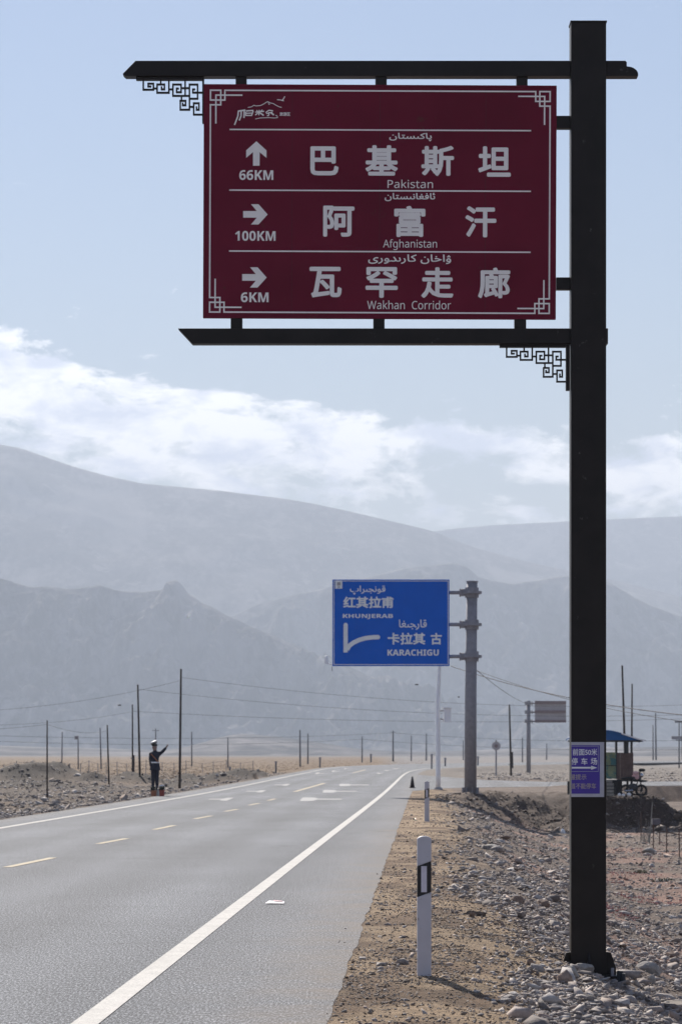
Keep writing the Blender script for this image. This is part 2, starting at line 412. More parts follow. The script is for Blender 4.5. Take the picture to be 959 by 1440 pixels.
# side road running off to the right: near and far kerb rows
def side_near(X): return np.interp(X, [2, 3.4, 5, 7.5, 12, 30, 90], [118, 122, 131, 135, 138, 150, 175])
def side_far(X): return np.interp(X, [2, 5, 6.5, 9, 12, 30, 90], [230, 228, 205, 172, 160, 166, 190])
MOUNDS = [(-20.3, 190, 2.6, 1.0), (-22.5, 186, 1.8, .6), (-16.6, 182, 1.1, .5), (-13.6, 178, 1.4, .5), (-12.3, 175, .9, .35), (-10.2, 181, 1.3, .4), (-9.0, 176, 1.2, .35), (-7.6, 168, 1.3, .5), (-6.6, 176, 1.6, .55), (-9, 150, 1.0, .3), (-6.2, 190, 1.5, .4), (-26, 178, 2.5, .45), (-17, 150, 3, .25)]
def height(X, Y):
    X = np.asarray(X, float); Y = np.asarray(Y, float)
    u = X - edgeR(Y); v = edgeL(Y) - X
    z = np.zeros_like(X)
    # right: verge, then a bank down into the rubble field
    dp = 1.2 * sm((u - .7) / 4.5)
    far = sm((Y - 120) / 60)
    dp = dp * (1 - far) + far * (.30 * sm((u - 1.0) / 3) + .35 * sm((Y - 260) / 60) * sm((u - 1.2) / 1.5))
    # platform carrying the blue sign, the kiosk and the side road
    bend = 2.2 * (fbm(X * .45, X * 0 + 1, 31) - .5)
    gl = sm((X - 8.6) / 1.6)
    pl = sm((Y - ((107.3 + bend) * gl + (101.5 + bend + .9 * np.maximum(X - 4, 0)) * (1 - gl))) / (1.6 * gl + 8.0 * (1 - gl))) * (1 - .8 * sm((X - 11.9) / 2.4))
    lump = np.exp(-((Y - 108) / 7.0) ** 2) * sm((X - 3.8) / 1.5)
    nearpl = (Y < 200)
    dp = np.where(nearpl, dp * (1 - pl), dp)
    insr = (Y > side_near(X) - 2) & (Y < side_far(X) + 2) & (X > 2)
    dp = np.where(insr, np.minimum(dp, .02), dp)
    rough = .10 * (fbm(X * 1.1, Y * 1.1, 3, 4) - .5) * sm(u / 1.6) + .03 * (fbm(X * 4, Y * 4, 13, 3) - .5) + .25 * (fbm(X * .25, Y * .25, 23, 3) - .5) * sm((u - 3) / 4) * sm((Y - 60) / 60) + lump * (.75 * (fbm(X * .9, Y * .5, 61, 4) - .52) + .2 * (fbm(X * 3, Y * 2, 63, 3) - .5))
    zr = -.004 - dp + rough * np.where(insr, .1, 1) * sm((u + .05) / .3)
    # left: field a little below the road
    dl = .25 * sm(v / 3.5)
    rl = .13 * (fbm(X * 1.3, Y * .5, 4, 5) - .5) * sm(v / 2) * 2 + .35 * (fbm(X * .12, Y * .06, 44, 3) - .45) * sm((v - 4) / 6) * sm((400 - Y) / 200)
    zl = -.03 - dl + rl
    for mx, my, r, h in MOUNDS:
        zl = zl + 1.35 * h * np.exp(-(((X - mx) ** 2 + ((Y - my) * .6) ** 2) / (r * r))) * (.75 + .5 * fbm(X * 1.5, Y * 1.5, 51, 3))
    zr = np.where((Y > side_near(X) - .2) & (Y < side_far(X) + .2) & (X > 2) & (X < 90), np.minimum(zr, -.05), zr)
    z = np.where(u > 0, zr, np.where(v > 0, zl, -.004 - .12 * sm((np.minimum(-u, -v) - .35) / .4)))
    # flat base for the main post
    return z

def lin(name, *c): return np.array(c)
def soil_colour(X, Y):
    u = X - edgeR(Y); v = edgeL(Y) - X
    n = fbm(X * .6, Y * .3, 71, 4)[..., None]; n2 = fbm(X * 1.8, Y * .9, 75, 4)[..., None]
    brown = np.array([.185, .120, .075]); tan = np.array([.36, .255, .16]); grey = np.array([.195, .148, .118]); pink = np.array([.40, .22, .165]); dark = np.array([.085, .062, .052]); gold = np.array([.205, .135, .078]); pale = np.array([.15, .132, .125])
    uu = (u + 1.3 * (n[..., 0] - .5))[..., None]
    # right
    c = brown + (tan - brown) * sm((n2 - .38) * 5)
    c = c + (grey - c) * sm((uu - 1.0) / 1.0)
    pk = sm((n - .50) * 6) * sm((uu - 1.6) / 1.5) * sm((120 - Y) / 20)[..., None] * .5
    c = c + (pink - c) * pk
    dk = (sm((Y - 101) / 5) * sm((116 - Y) / 8) * sm((u - 1.6) / 1.5))[..., None] * (.55 + .4 * sm((X - 8) / 3))[..., None]  # dark dirt on the bank, with its shade put into the colour
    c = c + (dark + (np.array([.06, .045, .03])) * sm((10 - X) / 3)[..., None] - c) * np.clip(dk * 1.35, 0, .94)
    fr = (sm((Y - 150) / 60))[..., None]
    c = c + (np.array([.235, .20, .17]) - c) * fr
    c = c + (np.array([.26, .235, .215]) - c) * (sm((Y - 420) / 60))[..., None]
    # left
    lf = grey * .62 + (np.array([.15, .102, .068]) - grey * .62) * sm((n - .4) * 3)
    gd = (sm((Y + 60 * (n[..., 0] - .5) - 215) / 60))[..., None]
    lf = lf + (gold - lf) * gd
    mk = 0
    for a_, b_, r_, h_ in MOUNDS: mk = mk + np.exp(-(((X - a_) ** 2 + ((Y - b_) * .5) ** 2) / (r_ * r_ * 1.2)))
    mk = np.clip(mk, 0, 1)[..., None]
    lf = lf + (np.array([.06, .05, .044]) - lf) * mk * .9
    lf = lf + (np.array([.24, .215, .20]) - lf) * (sm((X / np.maximum(Y, 1) - .012) / .012) * sm((Y - 300) / 80))[..., None]
    c = np.where((v > 0)[..., None], lf, c)
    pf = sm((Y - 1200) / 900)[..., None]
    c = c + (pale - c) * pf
    return c

def grid_mesh(name, Xs, Ys, zf, cf=None, m=None, parent=None, attr='soil'):
    gx, gy = np.meshgrid(Xs, Ys); nx, ny = len(Xs), len(Ys)
    gz = zf(gx, gy)
    me = bpy.data.meshes.new(name); co = np.stack([gx, gy, gz], -1).reshape(-1, 3).astype(np.float32)
    i = np.arange(nx * ny).reshape(ny, nx)
    q = np.stack([i[:-1, :-1], i[:-1, 1:], i[1:, 1:], i[1:, :-1]], -1).reshape(-1, 4).astype(np.int32)
    me.vertices.add(len(co)); me.vertices.foreach_set('co', co.ravel())
    me.loops.add(q.size); me.loops.foreach_set('vertex_index', q.ravel())
    me.polygons.add(len(q)); me.polygons.foreach_set('loop_start', np.arange(0, q.size, 4, dtype=np.int32)); me.polygons.foreach_set('loop_total', np.full(len(q), 4, np.int32))
    me.update(); me.validate()
    if cf is not None:
        c = cf(gx, gy).reshape(-1, 3)
        a = me.color_attributes.new(attr, 'FLOAT_COLOR', 'POINT'); a.data.foreach_set('color', np.concatenate([c, np.ones((len(c), 1))], 1).astype(np.float32).ravel())
    me.polygons.foreach_set('use_smooth', np.ones(len(q), bool))
    if m: me.materials.append(m)
    o = bpy.data.objects.new(name, me); C.objects.link(o); o.parent = parent
    return o
def graded(segs):
    out = [segs[0][0]]
    for a, b, st in segs:
        n = max(1, int(round((b - a) / st))); out += list(np.linspace(a, b, n + 1)[1:])
    return np.array(out)
def expo(a, b, n): return list(np.geomspace(a, b, n + 1)[1:])
Xs = np.array(sorted([-x for x in expo(34, 16000, 26)]) + list(graded([(-34, -12, .5), (-12, -9, .25), (-9, 13.5, .13), (13.5, 20, .3), (20, 34, 1.0)])) + expo(34, 16000, 26))
Ys = np.array([-14000, -5000, -1500, -400, -100] + list(graded([(-30, 12, 3), (12, 60, .16), (60, 118, .25), (118, 240, .8), (240, 420, 3.0)])) + expo(420, 16000, 60))
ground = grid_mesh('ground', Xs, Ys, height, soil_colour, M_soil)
ground['kind'] = 'structure'

# ------------------------------------------------------------------ roads
def strip(name, A, B, z, m, parent=None, n=1, dust=None, thick=0):
    """sheet between two polylines A and B of (x, y)"""
    rows = []
    for (ax, ay), (bx, by) in zip(A, B):
        rows.append([(ax + (bx - ax) * k / n, ay + (by - ay) * k / n, z) for k in range(n + 1)])
    vs = [p for r in rows for p in r]; fs = []
    for i in range(len(rows) - 1):
        for k in range(n):
            a = i * (n + 1) + k; fs.append((a, a + 1, a + n + 2, a + n + 1))
    me = bpy.data.meshes.new(name); me.from_pydata(vs, [], fs)
    if thick:
        bm = bmesh.new(); bm.from_mesh(me)
        be = [e for e in bm.edges if e.is_boundary]
        r = bmesh.ops.extrude_edge_only(bm, edges=be)
        for v in r['geom']:
            if isinstance(v, bmesh.types.BMVert): v.co.z -= thick
        bmesh.ops.recalc_face_normals(bm, faces=bm.faces); bm.to_mesh(me); bm.free()
    if dust is not None:
        a = me.attributes.new('dust', 'FLOAT', 'POINT')
        nv = len(rows) * (n + 1)
        for i, v in enumerate(me.vertices):
            a.data[i].value = float(dust(v.co.x, v.co.y))
        a2 = me.attributes.new('across', 'FLOAT', 'POINT')
        for i, v in enumerate(me.vertices):
            a2.data[i].value = float(v.co.x - np.interp(v.co.y, RL[:, 1], RL[:, 0])) + .9
    me.materials.append(m)
    o = bpy.data.objects.new(name, me); C.objects.link(o); o.parent = parent
    return o
Yr = np.concatenate([np.arange(-25, 12, 3.0), np.arange(12, 120, .35), np.arange(120, 320, 2.0), np.arange(320, 770, 6.0)])
A_ = np.stack([edgeL(Yr), Yr], 1); B_ = np.stack([edgeR(Yr), Yr], 1)
def dustf(x, y):
    u = float(edgeR(np.array(y))) - x; v = x - float(edgeL(np.array(y)))
    return max(0, 1 - u / .9) * (.8 if y < 60 else .5) + max(0, 1 - v / .8) * .6
road = strip('road', A_, B_, 0.0, M_asphalt, None, 14, dustf, thick=.15); road['kind'] = 'structure'
sx = np.concatenate([np.arange(2.0, 14, .5), np.arange(14, 90, 4)])
sideroad = strip('side_road', np.stack([sx, side_near(sx)], 1), np.stack([sx, side_far(sx)], 1), -.006, M_asphalt, None, 4, lambda x, y: .12, thick=.12)
sideroad['kind'] = 'structure'
side_col = mat('x', (.1, .1, .1)) if False else None

def line_strip(name, tab, off0, off1, y0, y1, m, z=.005, step=2.0, label=None):
    Y = np.arange(y0, y1 + step * .5, step); Xc = interp(tab, Y)
    o = strip(name, np.stack([Xc + off0, Y], 1), np.stack([Xc + off1, Y], 1), z, m, road)
    return o
line_strip('edge_line', RL, -.085, .085, -10, 330, M_linewhite)['label'] = 'solid white line along the near right edge of the road'
line_strip('edge_line', LLn, -.085, .085, -10, 380, M_linewhite)['label'] = 'solid white line along the far left edge of the road'
CL = np.array([(-6.6, -25), (-5.9, 0), (-5.35, 20), (-4.72, 40.9), (-4.05, 51.8), (-3.85, 61.4), (-3.24, 70), (-2.6, 84), (-1.9, 120), (-.9, 150), (.75, 230), (3.2, 320), (22, 420)], float)
def ground_x(px, py): d = CAMH * F / (py - HOR); return (px - 479.5) * d / F, d
# yellow centre dashes, measured
dl = [(10, 1220.5, 75, 1207), (138, 1187.5, 178, 1180), (217, 1167.5, 245, 1161.5), (274, 1152.3, 297, 1148), (317, 1141.8, 334, 1138.7), (350.5, 1133, 364, 1130.3), (377, 1126.5, 387, 1124)]
for a in dl:
    x0, y0 = ground_x(a[0], a[1]); x1, y1 = ground_x(a[2], a[3])
    strip('centre_dash', [(x0 - .07, y0), (x1 - .07, y1)], [(x0 + .07, y0), (x1 + .07, y1)], .005, M_lineyellow, road)
x1, y1 = ground_x(10, 1220.5)
for k in range(1, 4):
    yy = y1 - 10 * k
    strip('centre_dash', [(x1 - .33 * k - .07, yy), (x1 - .33 * k + .1, yy + 4)], [(x1 - .33 * k + .07, yy), (x1 - .33 * k + .24, yy + 4)], .005, M_lineyellow, road)
for a in [(414, 1114, 456, 1102), (496, 1087.5, 514, 1083)]:
    x0, y0 = ground_x(a[0], a[1]); x1, y1 = ground_x(a[2], a[3])
    strip('centre_line', [(x0 - .08, y0), (x1 - .1, y1)], [(x0 + .1, y0), (x1 + .12, y1)], .005, M_lineyellow, road)
def lane_arrow(px, py, facing, L=6.0, bent=0, dirx=.033):
    x, y = ground_x(px, py); s = L
    pts = [(-.09, 0), (.09, 0), (.09, .58), (.33, .58), (0, 1.0), (-.33, .58), (-.09, .58)] if not bent else [(-.09, 0), (.09, 0), (.09, .42), (.45, .56), (.45, .40), (.95, .66), (.45, .92), (.45, .76), (.09, .62), (.05, 1), (-.09, 1)]
    vs = []
    for a, b in pts:
        yy = (b - .5) * s * facing; vs.append((x + a * 1.25 * facing + yy * dirx, y + yy, .006))
    me = bpy.data.meshes.new('lane_arrow'); me.from_pydata(vs, [], [list(range(len(vs)))]); me.materials.append(M_linewhite)
    o = bpy.data.objects.new('lane_arrow', me); C.objects.link(o); o.parent = road
    bm = bmesh.new(); bm.from_mesh(me); bmesh.ops.recalc_face_normals(bm, faces=bm.faces)
    for f in bm.faces:
        if f.normal.z < 0: f.normal_flip()
    bm.to_mesh(me); bm.free()
def wide_arrow(px, py, W, H, flip):
    """arrow seen side-on: long thin shaft with a blob head at its left end"""
    x, y = ground_x(px, py)
    sc = y / F; w_ = W * sc; dy = H * y * y / (CAMH * F)
    pts = [(-.5, -.5), (-.18, -.45), (-.10, -.14), (.5, -.12), (.5, .12), (-.10, .14), (-.18, .45), (-.5, .5)]
    vs = [(x + a * w_ * flip, y + b * dy, .006) for a, b in pts]
    me = bpy.data.meshes.new('lane_arrow'); me.from_pydata(vs, [], [list(range(len(vs)))]); me.materials.append(M_fadedwhite)
    bm = bmesh.new(); bm.from_mesh(me)
    for f in bm.faces:
        f.normal_update()
        if f.normal.z < 0: f.normal_flip()
    bm.to_mesh(me); bm.free()
    o = bpy.data.objects.new('lane_arrow', me); C.objects.link(o); o.parent = road
for a in [(452, 1124.6, 57, 6.2), (478, 1113.4, 47, 4.6), (498, 1104.4, 41, 3.8), (309, 1124.6, 30, 5.0), (359, 1113.4, 25, 3.8), (396, 1104.2, 20, 3.4), (450, 1088, 12, 2.4), (472, 1085, 10, 2), (535, 1088, 9, 2), (546, 1084, 9, 1.8), (558, 1081.5, 8, 1.5), (488, 1081.5, 8, 1.4)]:
    wide_arrow(a[0], a[1], a[2], a[3] * .85, 1 if a[0] > 420 else -1)
line_strip('stop_line', np.array([(0., 0.), (0., 1.)]), 0, 0, 0, 0.1, M_linewhite) if False else None

# leaflet lying on the near lane
x0, y0 = ground_x(387, 1271.5)
lf = thing('paper_leaflet', 'small white paper leaflet lying flat on the asphalt right of the white line', 'paper', (x0, y0, 0))
MB().add([(x0 - .11, y0 - .12, .012), (x0 + .10, y0 - .15, .010), (x0 + .10, y0 + .15, .016), (x0 - .07, y0 + .13, .028), (x0, y0, .022)], [(0, 1, 4), (1, 2, 4), (2, 3, 4), (3, 0, 4)]).build('sheet', M_paper, lf)
MB().add([(x0 - .02, y0 + .02, .030), (x0 + .08, y0 + .02, .024), (x0 + .08, y0 + .12, .024), (x0 - .02, y0 + .12, .034)], [(0, 1, 2, 3)]).build('fold', M_pink, lf)

# ------------------------------------------------------------------ mountains
def mountain(name, prof, D, Df, amp, seed, nu=260, nv=110, fs=1.0):
    prof = np.array(prof, float); pxs = np.linspace(prof[0, 0], prof[-1, 0], nu)
    pys = np.interp(pxs, prof[:, 0], prof[:, 1])
    k = 2 if nu < 400 else 1
    for _ in range(k): pys[1:-1] = .25 * pys[:-2] + .5 * pys[1:-1] + .25 * pys[2:]
    X = (pxs - 479.5) * D / F; zr = CAMH + (HOR - pys) * D / F
    vv = np.concatenate([np.linspace(-.8, 0, 12)[:-1], np.linspace(0, 1, nv)])
    co = []
    for v in vv:
        if v < 0:
            y = D + (-v) * (D - Df); z = zr * (1 + v) ** 1.2; xx = X
        else:
            y = D - (D - Df) * v; z = zr * (1 - v) ** 1.15; xx = X
        env = min(1, max(0, v) * 5) * (1 - max(0, v)) ** .6 if v >= 0 else 0
        row = []
        for i in range(nu):
            f = 1.0 / (700 * fs)
            rg = mnoise.ridged_multi_fractal(Vector((xx[i] * f, y * f * .55, seed * 7.3)), .9, 2.1, 6, 1.0, 2.0, noise_basis='PERLIN_ORIGINAL')
            sm_ = mnoise.fractal(Vector((xx[i] * f * 6, y * f * 6, seed)), .8, 2.0, 4)
            z2 = z[i] + env * amp * ((rg - 1.1) * .55) + sm_ * amp * .16 * min(1, max(0, v) * 8 + (.10 if amp > 65 else .04)) * min(1, max(0, (1 - v)) * 4)
            row.append((xx[i], y, max(z2 if v < 1 else -8, -8)))
        co += row
    co = np.array(co); ny = len(vv)
    i = np.arange(nu * ny).reshape(ny, nu)
    q = np.stack([i[:-1, :-1], i[1:, :-1], i[1:, 1:], i[:-1, 1:]], -1).reshape(-1, 4)
    me = bpy.data.meshes.new(name); me.from_pydata(co.tolist(), [], q.tolist()); me.polygons.foreach_set('use_smooth', np.ones(len(q), bool))
    me.materials.append(M_mount)
    o = bpy.data.objects.new(name, me); C.objects.link(o); o['kind'] = 'structure'; return o
mountain('mountain', [(-900, 720), (-400, 660), (-150, 622), (0, 625), (30, 630), (60, 641), (100, 655), (150, 669), (200, 680), (300, 689), (400, 701), (450, 710), (500, 721), (550, 733), (585, 741), (610, 747), (660, 768), (740, 790), (860, 815), (1000, 850), (1400, 960)], 8600, 6300, 60, 1, nu=300, fs=2.6)
mountain('mountain', [(-300, 960), (300, 830), (520, 762), (610, 747), (650, 742), (700, 738), (800, 733), (860, 730), (959, 726), (1150, 724), (1500, 730), (2000, 800)], 10800, 8600, 60, 2, nu=260, fs=2.6)
mountain('mountain', [(-1000, 860), (-500, 800), (-200, 790), (-60, 806), (0, 813), (20, 820), (45, 826), (70, 825), (100, 829), (140, 823), (160, 830), (200, 833), (228, 829), (234, 821), (240, 816.5), (249, 816.5), (256, 822), (263, 834), (290, 850), (325, 868), (380, 893), (440, 918), (520, 950), (640, 990), (760, 1030), (860, 1062)], 5600, 4950, 115, 3, nu=620, nv=130, fs=.26)
mountain('mountain', [(-200, 1040), (100, 970), (220, 905), (325, 868), (360, 851), (410, 838), (470, 824), (560, 801), (600, 795), (640, 792), (658, 797), (672, 812), (720, 822), (780, 812), (830, 806), (858, 820), (910, 850), (959, 868), (1020, 880), (1150, 850), (1400, 820), (1900, 900)], 6900, 6050, 120, 4, nu=560, nv=120, fs=.34)
mountain('hill', [(-500, 1055), (-100, 1046), (100, 1052), (250, 1056), (330, 1030), (420, 1040), (520, 1056), (600, 1058), (700, 1054), (1000, 1050), (1500, 1046)], 3300, 2700, 6, 5, nu=120, nv=20, fs=1.0)

# ------------------------------------------------------------------ the tall signpost
D0 = 24.15                                   # distance of its front face
S0 = F / D0
base = at(827, 1372, D0)
post = thing('road_signpost', 'tall black steel signpost on the rubble, carrying a maroon direction board under two beams', 'signpost', (base.x, base.y, base.z))
def pbox(px0, py0, px1, py1, y0, y1, mb=None):
    a = at(px0, py1, D0); b = at(px1, py0, D0); mb = mb or MB()
    return mb.box(((a.x + b.x) / 2, (y0 + y1) / 2, (a.z + b.z) / 2), (b.x - a.x, y1 - y0, b.z - a.z))
pole_bot = at(0, 1372, D0).z - .15
pd = .19
m_ = MB(); x0, x1 = at(803, 0, D0).x, at(852.5, 0, D0).x; zt = at(0, 30, D0).z
m_.box(((x0 + x1) / 2, D0 + pd / 2, (zt + pole_bot) / 2), (x1 - x0, pd, zt - pole_bot)).build('pole', M_black, post, bevel=.006)
m_ = MB(); m_.box(((x0 + x1) / 2, D0 + pd / 2, zt + .006), (x1 - x0 + .012, pd + .012, .012)).build('cap', M_black, post)
# foot: gusset plates and base plate
def P2(px, py): v = at(px, py, D0); return (v.x, v.z)
zb = base.z
MB().prism([P2(803, 1340), P2(797, 1341), P2(789, 1364), P2(789, 1373), P2(803, 1373)], D0 + .05, D0 + .075).build('gusset', M_black, post)
MB().prism([P2(852.5, 1340), P2(860, 1341), P2(867, 1362), P2(867, 1375), P2(852.5, 1375)], D0 + .05, D0 + .075).build('gusset', M_black, post)
m_ = MB(); cx = (x0 + x1) / 2
for sx_ in (-.001,):
    m_.add([(cx - .012, D0 - .004, zb + .2), (cx - .012, D0 - .10, zb + .02), (cx - .012, D0 - .004, zb - .02), (cx + .012, D0 - .004, zb + .2), (cx + .012, D0 - .10, zb + .02), (cx + .012, D0 - .004, zb - .02)], [(0, 1, 2), (3, 5, 4), (0, 3, 4, 1), (1, 4, 5, 2), (0, 2, 5, 3)])
m_.build('gusset', M_black, post)
MB().box((cx, D0 + .08, zb - .01), (.52, .46, .02)).build('base_plate', M_black, post)
for bx_, by_ in ((-.2, -.1), (.2, -.1), (-.2, .26), (.2, .26)):
    MB().tube([(cx + bx_, D0 + by_, zb), (cx + bx_, D0 + by_, zb + .07)], .014, 8).build('bolt', M_galv, post)
# beams (built round the pole: butted into its sides)
bd0, bd1 = D0 + .035, D0 + .155
MB().prism([P2(172, 101.5), P2(176, 104.5), P2(803, 104.5), P2(803, 83), P2(190, 83)], bd0, bd1).build('top_beam', M_black, post, bevel=.003)
r_end = [P2(852.5, 83), P2(880, 83), P2(882, 85), P2(882, 91)] + [P2(882 + 16 * math.sin(a), 91 + 11 * (1 - math.cos(a))) for a in np.linspace(.15, 1.5, 7)] + [P2(898, 104.5), P2(852.5, 104.5)]
MB().prism(r_end, bd0, bd1).build('beam_end', M_black, post, bevel=.002)
MB().prism([P2(250, 460.5), P2(270, 482), P2(803, 482), P2(803, 460.5)], bd0, bd1).build('bottom_beam', M_black, post, bevel=.003)
pbox(852.5, 460.5, 855.5, 482, bd0, bd1).build('beam_end', M_black, post)
for x_a, x_b in ((331, 346.5), (528, 544), (727, 742.5)): pbox(x_a, 104.5, x_b, 117.5, bd0 + .02, bd1 - .03).build('hanger', M_black, post)
for x_a, x_b in ((324, 340.5), (525, 541), (724, 740.5)): pbox(x_a, 446, x_b, 460.5, bd0 + .02, bd1 - .03).build('hanger', M_black, post)
for y_a, y_b in ((160, 177.5), (388, 405)): pbox(783, y_a, 803, y_b, bd0 + .02, bd1 - .03).build('hanger', M_black, post)
# fretwork brackets
FR = [[(115, 90), (115, 215), (240, 215), (240, 140), (175, 140), (175, 175), (205, 175)], [(240, 200), (285, 200)], [(330, 90), (330, 150)], [(340, 185), (340, 210), (375, 210), (375, 150), (285, 150), (285, 252), (430, 252), (430, 90)],
      [(430, 210), (480, 210)], [(545, 200), (525, 200), (525, 245), (580, 245), (580, 150), (480, 150), (480, 290), (683, 290)], [(630, 90), (630, 290)], [(580, 195), (683, 195)],
      [(745, 210), (725, 210), (725, 250), (840, 250)], [(683, 460), (683, 150), (783, 150), (783, 325), (690, 325)], [(585, 290), (585, 350)], [(600, 385), (600, 405), (635, 405), (635, 350), (570, 350), (570, 460), (683, 460)],
      [(683, 425), (735, 425)], [(770, 430), (770, 460), (800, 460), (800, 380), (735, 380), (735, 520), (840, 520)]]
def fret(dx, dy, vx1):
    mb = MB(); th = 2.1
    def pt(a, b): return 700 + a / 8.72 + dx, 475 + b / 8.72 + dy
    y_a, y_b = D0 + .07, D0 + .10
    off = 0.0
    for st in FR:
        for (a0, b0), (a1, b1) in zip(st, st[1:]):
            p0 = pt(a0, b0); p1 = pt(a1, b1); off += .00012
            pbox(min(p0[0], p1[0]) - th / 2, min(p0[1], p1[1]) - th / 2, max(p0[0], p1[0]) + th / 2, max(p0[1], p1[1]) + th / 2, y_a + off, y_b + off, mb)
    a = pt(28, 60); b = pt(840, 100); pbox(a[0], a[1] + .6, b[0], b[1], y_a - .012, y_b + .012, mb)
    a = pt(842, 60); pbox(a[0], a[1] + .6, vx1, pt(0, 632)[1], y_a - .015, y_b + .008, mb)
    return mb
fret(0, 0, 801.8).build('fretwork_bracket', M_black, post)['label'] = 'openwork fret bracket under the lower beam against the pole'
fret(-512.6, -377.5, 286.5).build('fretwork_bracket', M_black, post)['label'] = 'openwork fret bracket under the left end of the upper beam'

# maroon board (turned a hair clockwise)
BX0, BX1, BY0, BY1 = 286, 782.5, 117, 446
yb = D0 + .055
def fitb(pb):  # tilt
    th = R(-.24); c0 = at((BX0 + BX1) / 2, (BY0 + BY1) / 2, D0)
    for v in pb.v:
        dx, dz = v.x - c0.x, v.z - c0.z
        v.x = c0.x + dx * math.cos(th) - dz * math.sin(th); v.z = c0.z + dx * math.sin(th) + dz * math.cos(th)
    return pb
m_ = MB(); pbox(BX0, BY0, BX1, BY1, yb, yb + .05, m_)
board = fitb(m_).build('sign_board', M_maroon, post, bevel=.004)
m_ = MB()
for a in ((BX0 - .2, BY0 - .4, BX1 + .2, BY0 + 2), (BX0 - .2, BY1 - 2, BX1 + .2, BY1 + .4)): pbox(*a, yb - .008, yb + .02, m_)
for a in ((BX0 - .3, BY0 + 2, BX0 + 1.8, BY1 - 2), (BX1 - 1.8, BY0 + 2, BX1 + .3, BY1 - 2)): pbox(*a, yb - .006, yb + .02, m_)
fitb(m_).build('board_rim', M_maroon, board)
class SPix(Pix):
    def P(s, px, py):
        v = at(px, py, D0); v.y = yb - (.0012 if s.d == D0 else .0022) - s.k; return v
def sp(name, fn, m=M_print):
    p = SPix(D0 if name == 'panel_seam' else D0 + 1e-9); fn(p); fitb(p); return p.build(name, m, board)
mx, my = (BX0 + BX1) / 2, (BY0 + BY1) / 2
def border(p):
    W = 2.1
    def corner(sx, sy):
        def q(x, y): return (mx + (x - mx) * sx, my + (y - my) * sy)
        for st in ([(295, 125), (309.5, 125), (309.5, 145.5), (295, 145.5), (295, my)], [(mx, 125), (315.3, 125), (315.3, 138.8), (295, 138.8), (295, 125)], [(302.7, 171), (302.7, 131.8), (339, 131.8)]):
            p.stroke([q(*a) for a in st], W)
    for a in (1, -1):
        for b in (1, -1): corner(a, b)
for xx in (410.5, 534, 683): sp('panel_seam', lambda p: p.rect(xx - .28, 119.5, xx + .28, 443.5), M_seam)
sp('border_line', border)
for yy in (180.2, 265.8, 351.8):
    sp('divider_line', lambda p: p.rect(322, yy - 1, 747, yy + 1))
ARW = [(358, 612), (243, 715), (243, 800), (320, 735), (320, 888), (395, 888), (395, 735), (472, 800), (472, 715)]
def arrow(cx_, cy_, rot):
    def f(p):
        pts = []
        for a, b in ARW:
            x, y = (a - 358) / 7.99, (b - 750) / 7.99
            if rot: x, y = -y, x
            pts.append((cx_ + x, cy_ + y))
        # concave outline -> split
        t_, l1, l2, s1, s2, s3, s4, r2, r1 = pts
        p.poly([t_, l1, l2, s1]); p.poly([t_, s4, r2, r1]); p.poly([t_, s1, s4]); p.poly([s1, s2, s3, s4])
    return f
sp('arrow', arrow(360, 214, 0))['label'] = 'arrow pointing up'
sp('arrow', arrow(359, 300, 1)); sp('arrow', arrow(358, 389, 1))
def tx(s, x0, x1, y0, y1, bold=0, name='lettering', m=M_print): return sp(name, lambda p: put_text(p, s, x0, x1, y0, y1, bold), m)
tx(sans('66KM', True), 336, 384, 237.5, 251.5, .1); tx(sans('100KM', True), 330.5, 387.5, 323.3, 337.3, .1); tx(sans('6KM', True), 339, 378, 410, 424, .1)
for ch, cx_, cy_ in (('巴', 456, 223), ('基', 536, 223), ('斯', 615, 223.5), ('坦', 695, 224)): tx(ch, cx_ - (20 if ch == '巴' else 22.5), cx_ + (20 if ch == '巴' else 23.5), cy_ - 21.5 + (2 if ch == '巴' else 0), cy_ + 21.5, 1.35)
for ch, cx_ in (('阿', 476), ('富', 576), ('汗', 676)): tx(ch, cx_ - 21.5, cx_ + 22.5, 287, 331, 1.3)
for ch, cx_ in (('瓦', 458), ('罕', 537), ('走', 615.5), ('廊', 695.5)): tx(ch, cx_ - 22.5, cx_ + 23, 373.5, 417, 1.3)
tx(sans('Pakistan'), 545, 609, 250, 262, 0); tx(sans('Afghanistan'), 539, 615, 334.2, 349.5, 0); tx(sans('Wakhan  Corridor'), 517, 635, 420.6, 433, 0)
tx(ar(0xFB58, 0xFE8E, 0xFEDB, 0xFBE9, 0xFEB4, 0xFE98, 0xFE8E, 0xFEE5), 547, 607, 184, 195.8, .25)
tx(ar(0xFE8B, 0xFE8E, 0xFED3, 0xFED0, 0xFE8E, 0xFEE7, 0xFBE9, 0xFEB4, 0xFE98, 0xFE8E, 0xFEE5), 541, 612, 268.5, 280.5, .25)
tx(ar(0xFBDE, 0xFE8D, 0xFEA7, 0xFE8E, 0xFEE5, 32, 0xFEDB, 0xFE8E, 0xFEAD, 0xFBE8, 0xFEAA, 0xFEEE, 0xFEAD, 0xFEEF), 518, 635, 355.5, 369, .25)
def q(l): return [(315 + a / 7.99, 120 + b / 7.99) for a, b in l]
def logo_hills(p):
    p.stroke(q([(262, 232), (300, 226), (330, 207), (352, 215), (405, 210), (440, 192), (482, 165), (520, 182), (545, 186), (585, 210), (620, 226), (642, 230)]), 1.0)
    p.stroke(q([(490, 172), (500, 200), (510, 188)]), .8)
def logo_bird(p):
    p.stroke(q([(590, 143), (625, 146), (650, 150), (664, 130), (678, 106)]), 1.3); p.stroke(q([(640, 152), (668, 156)]), 1.0)
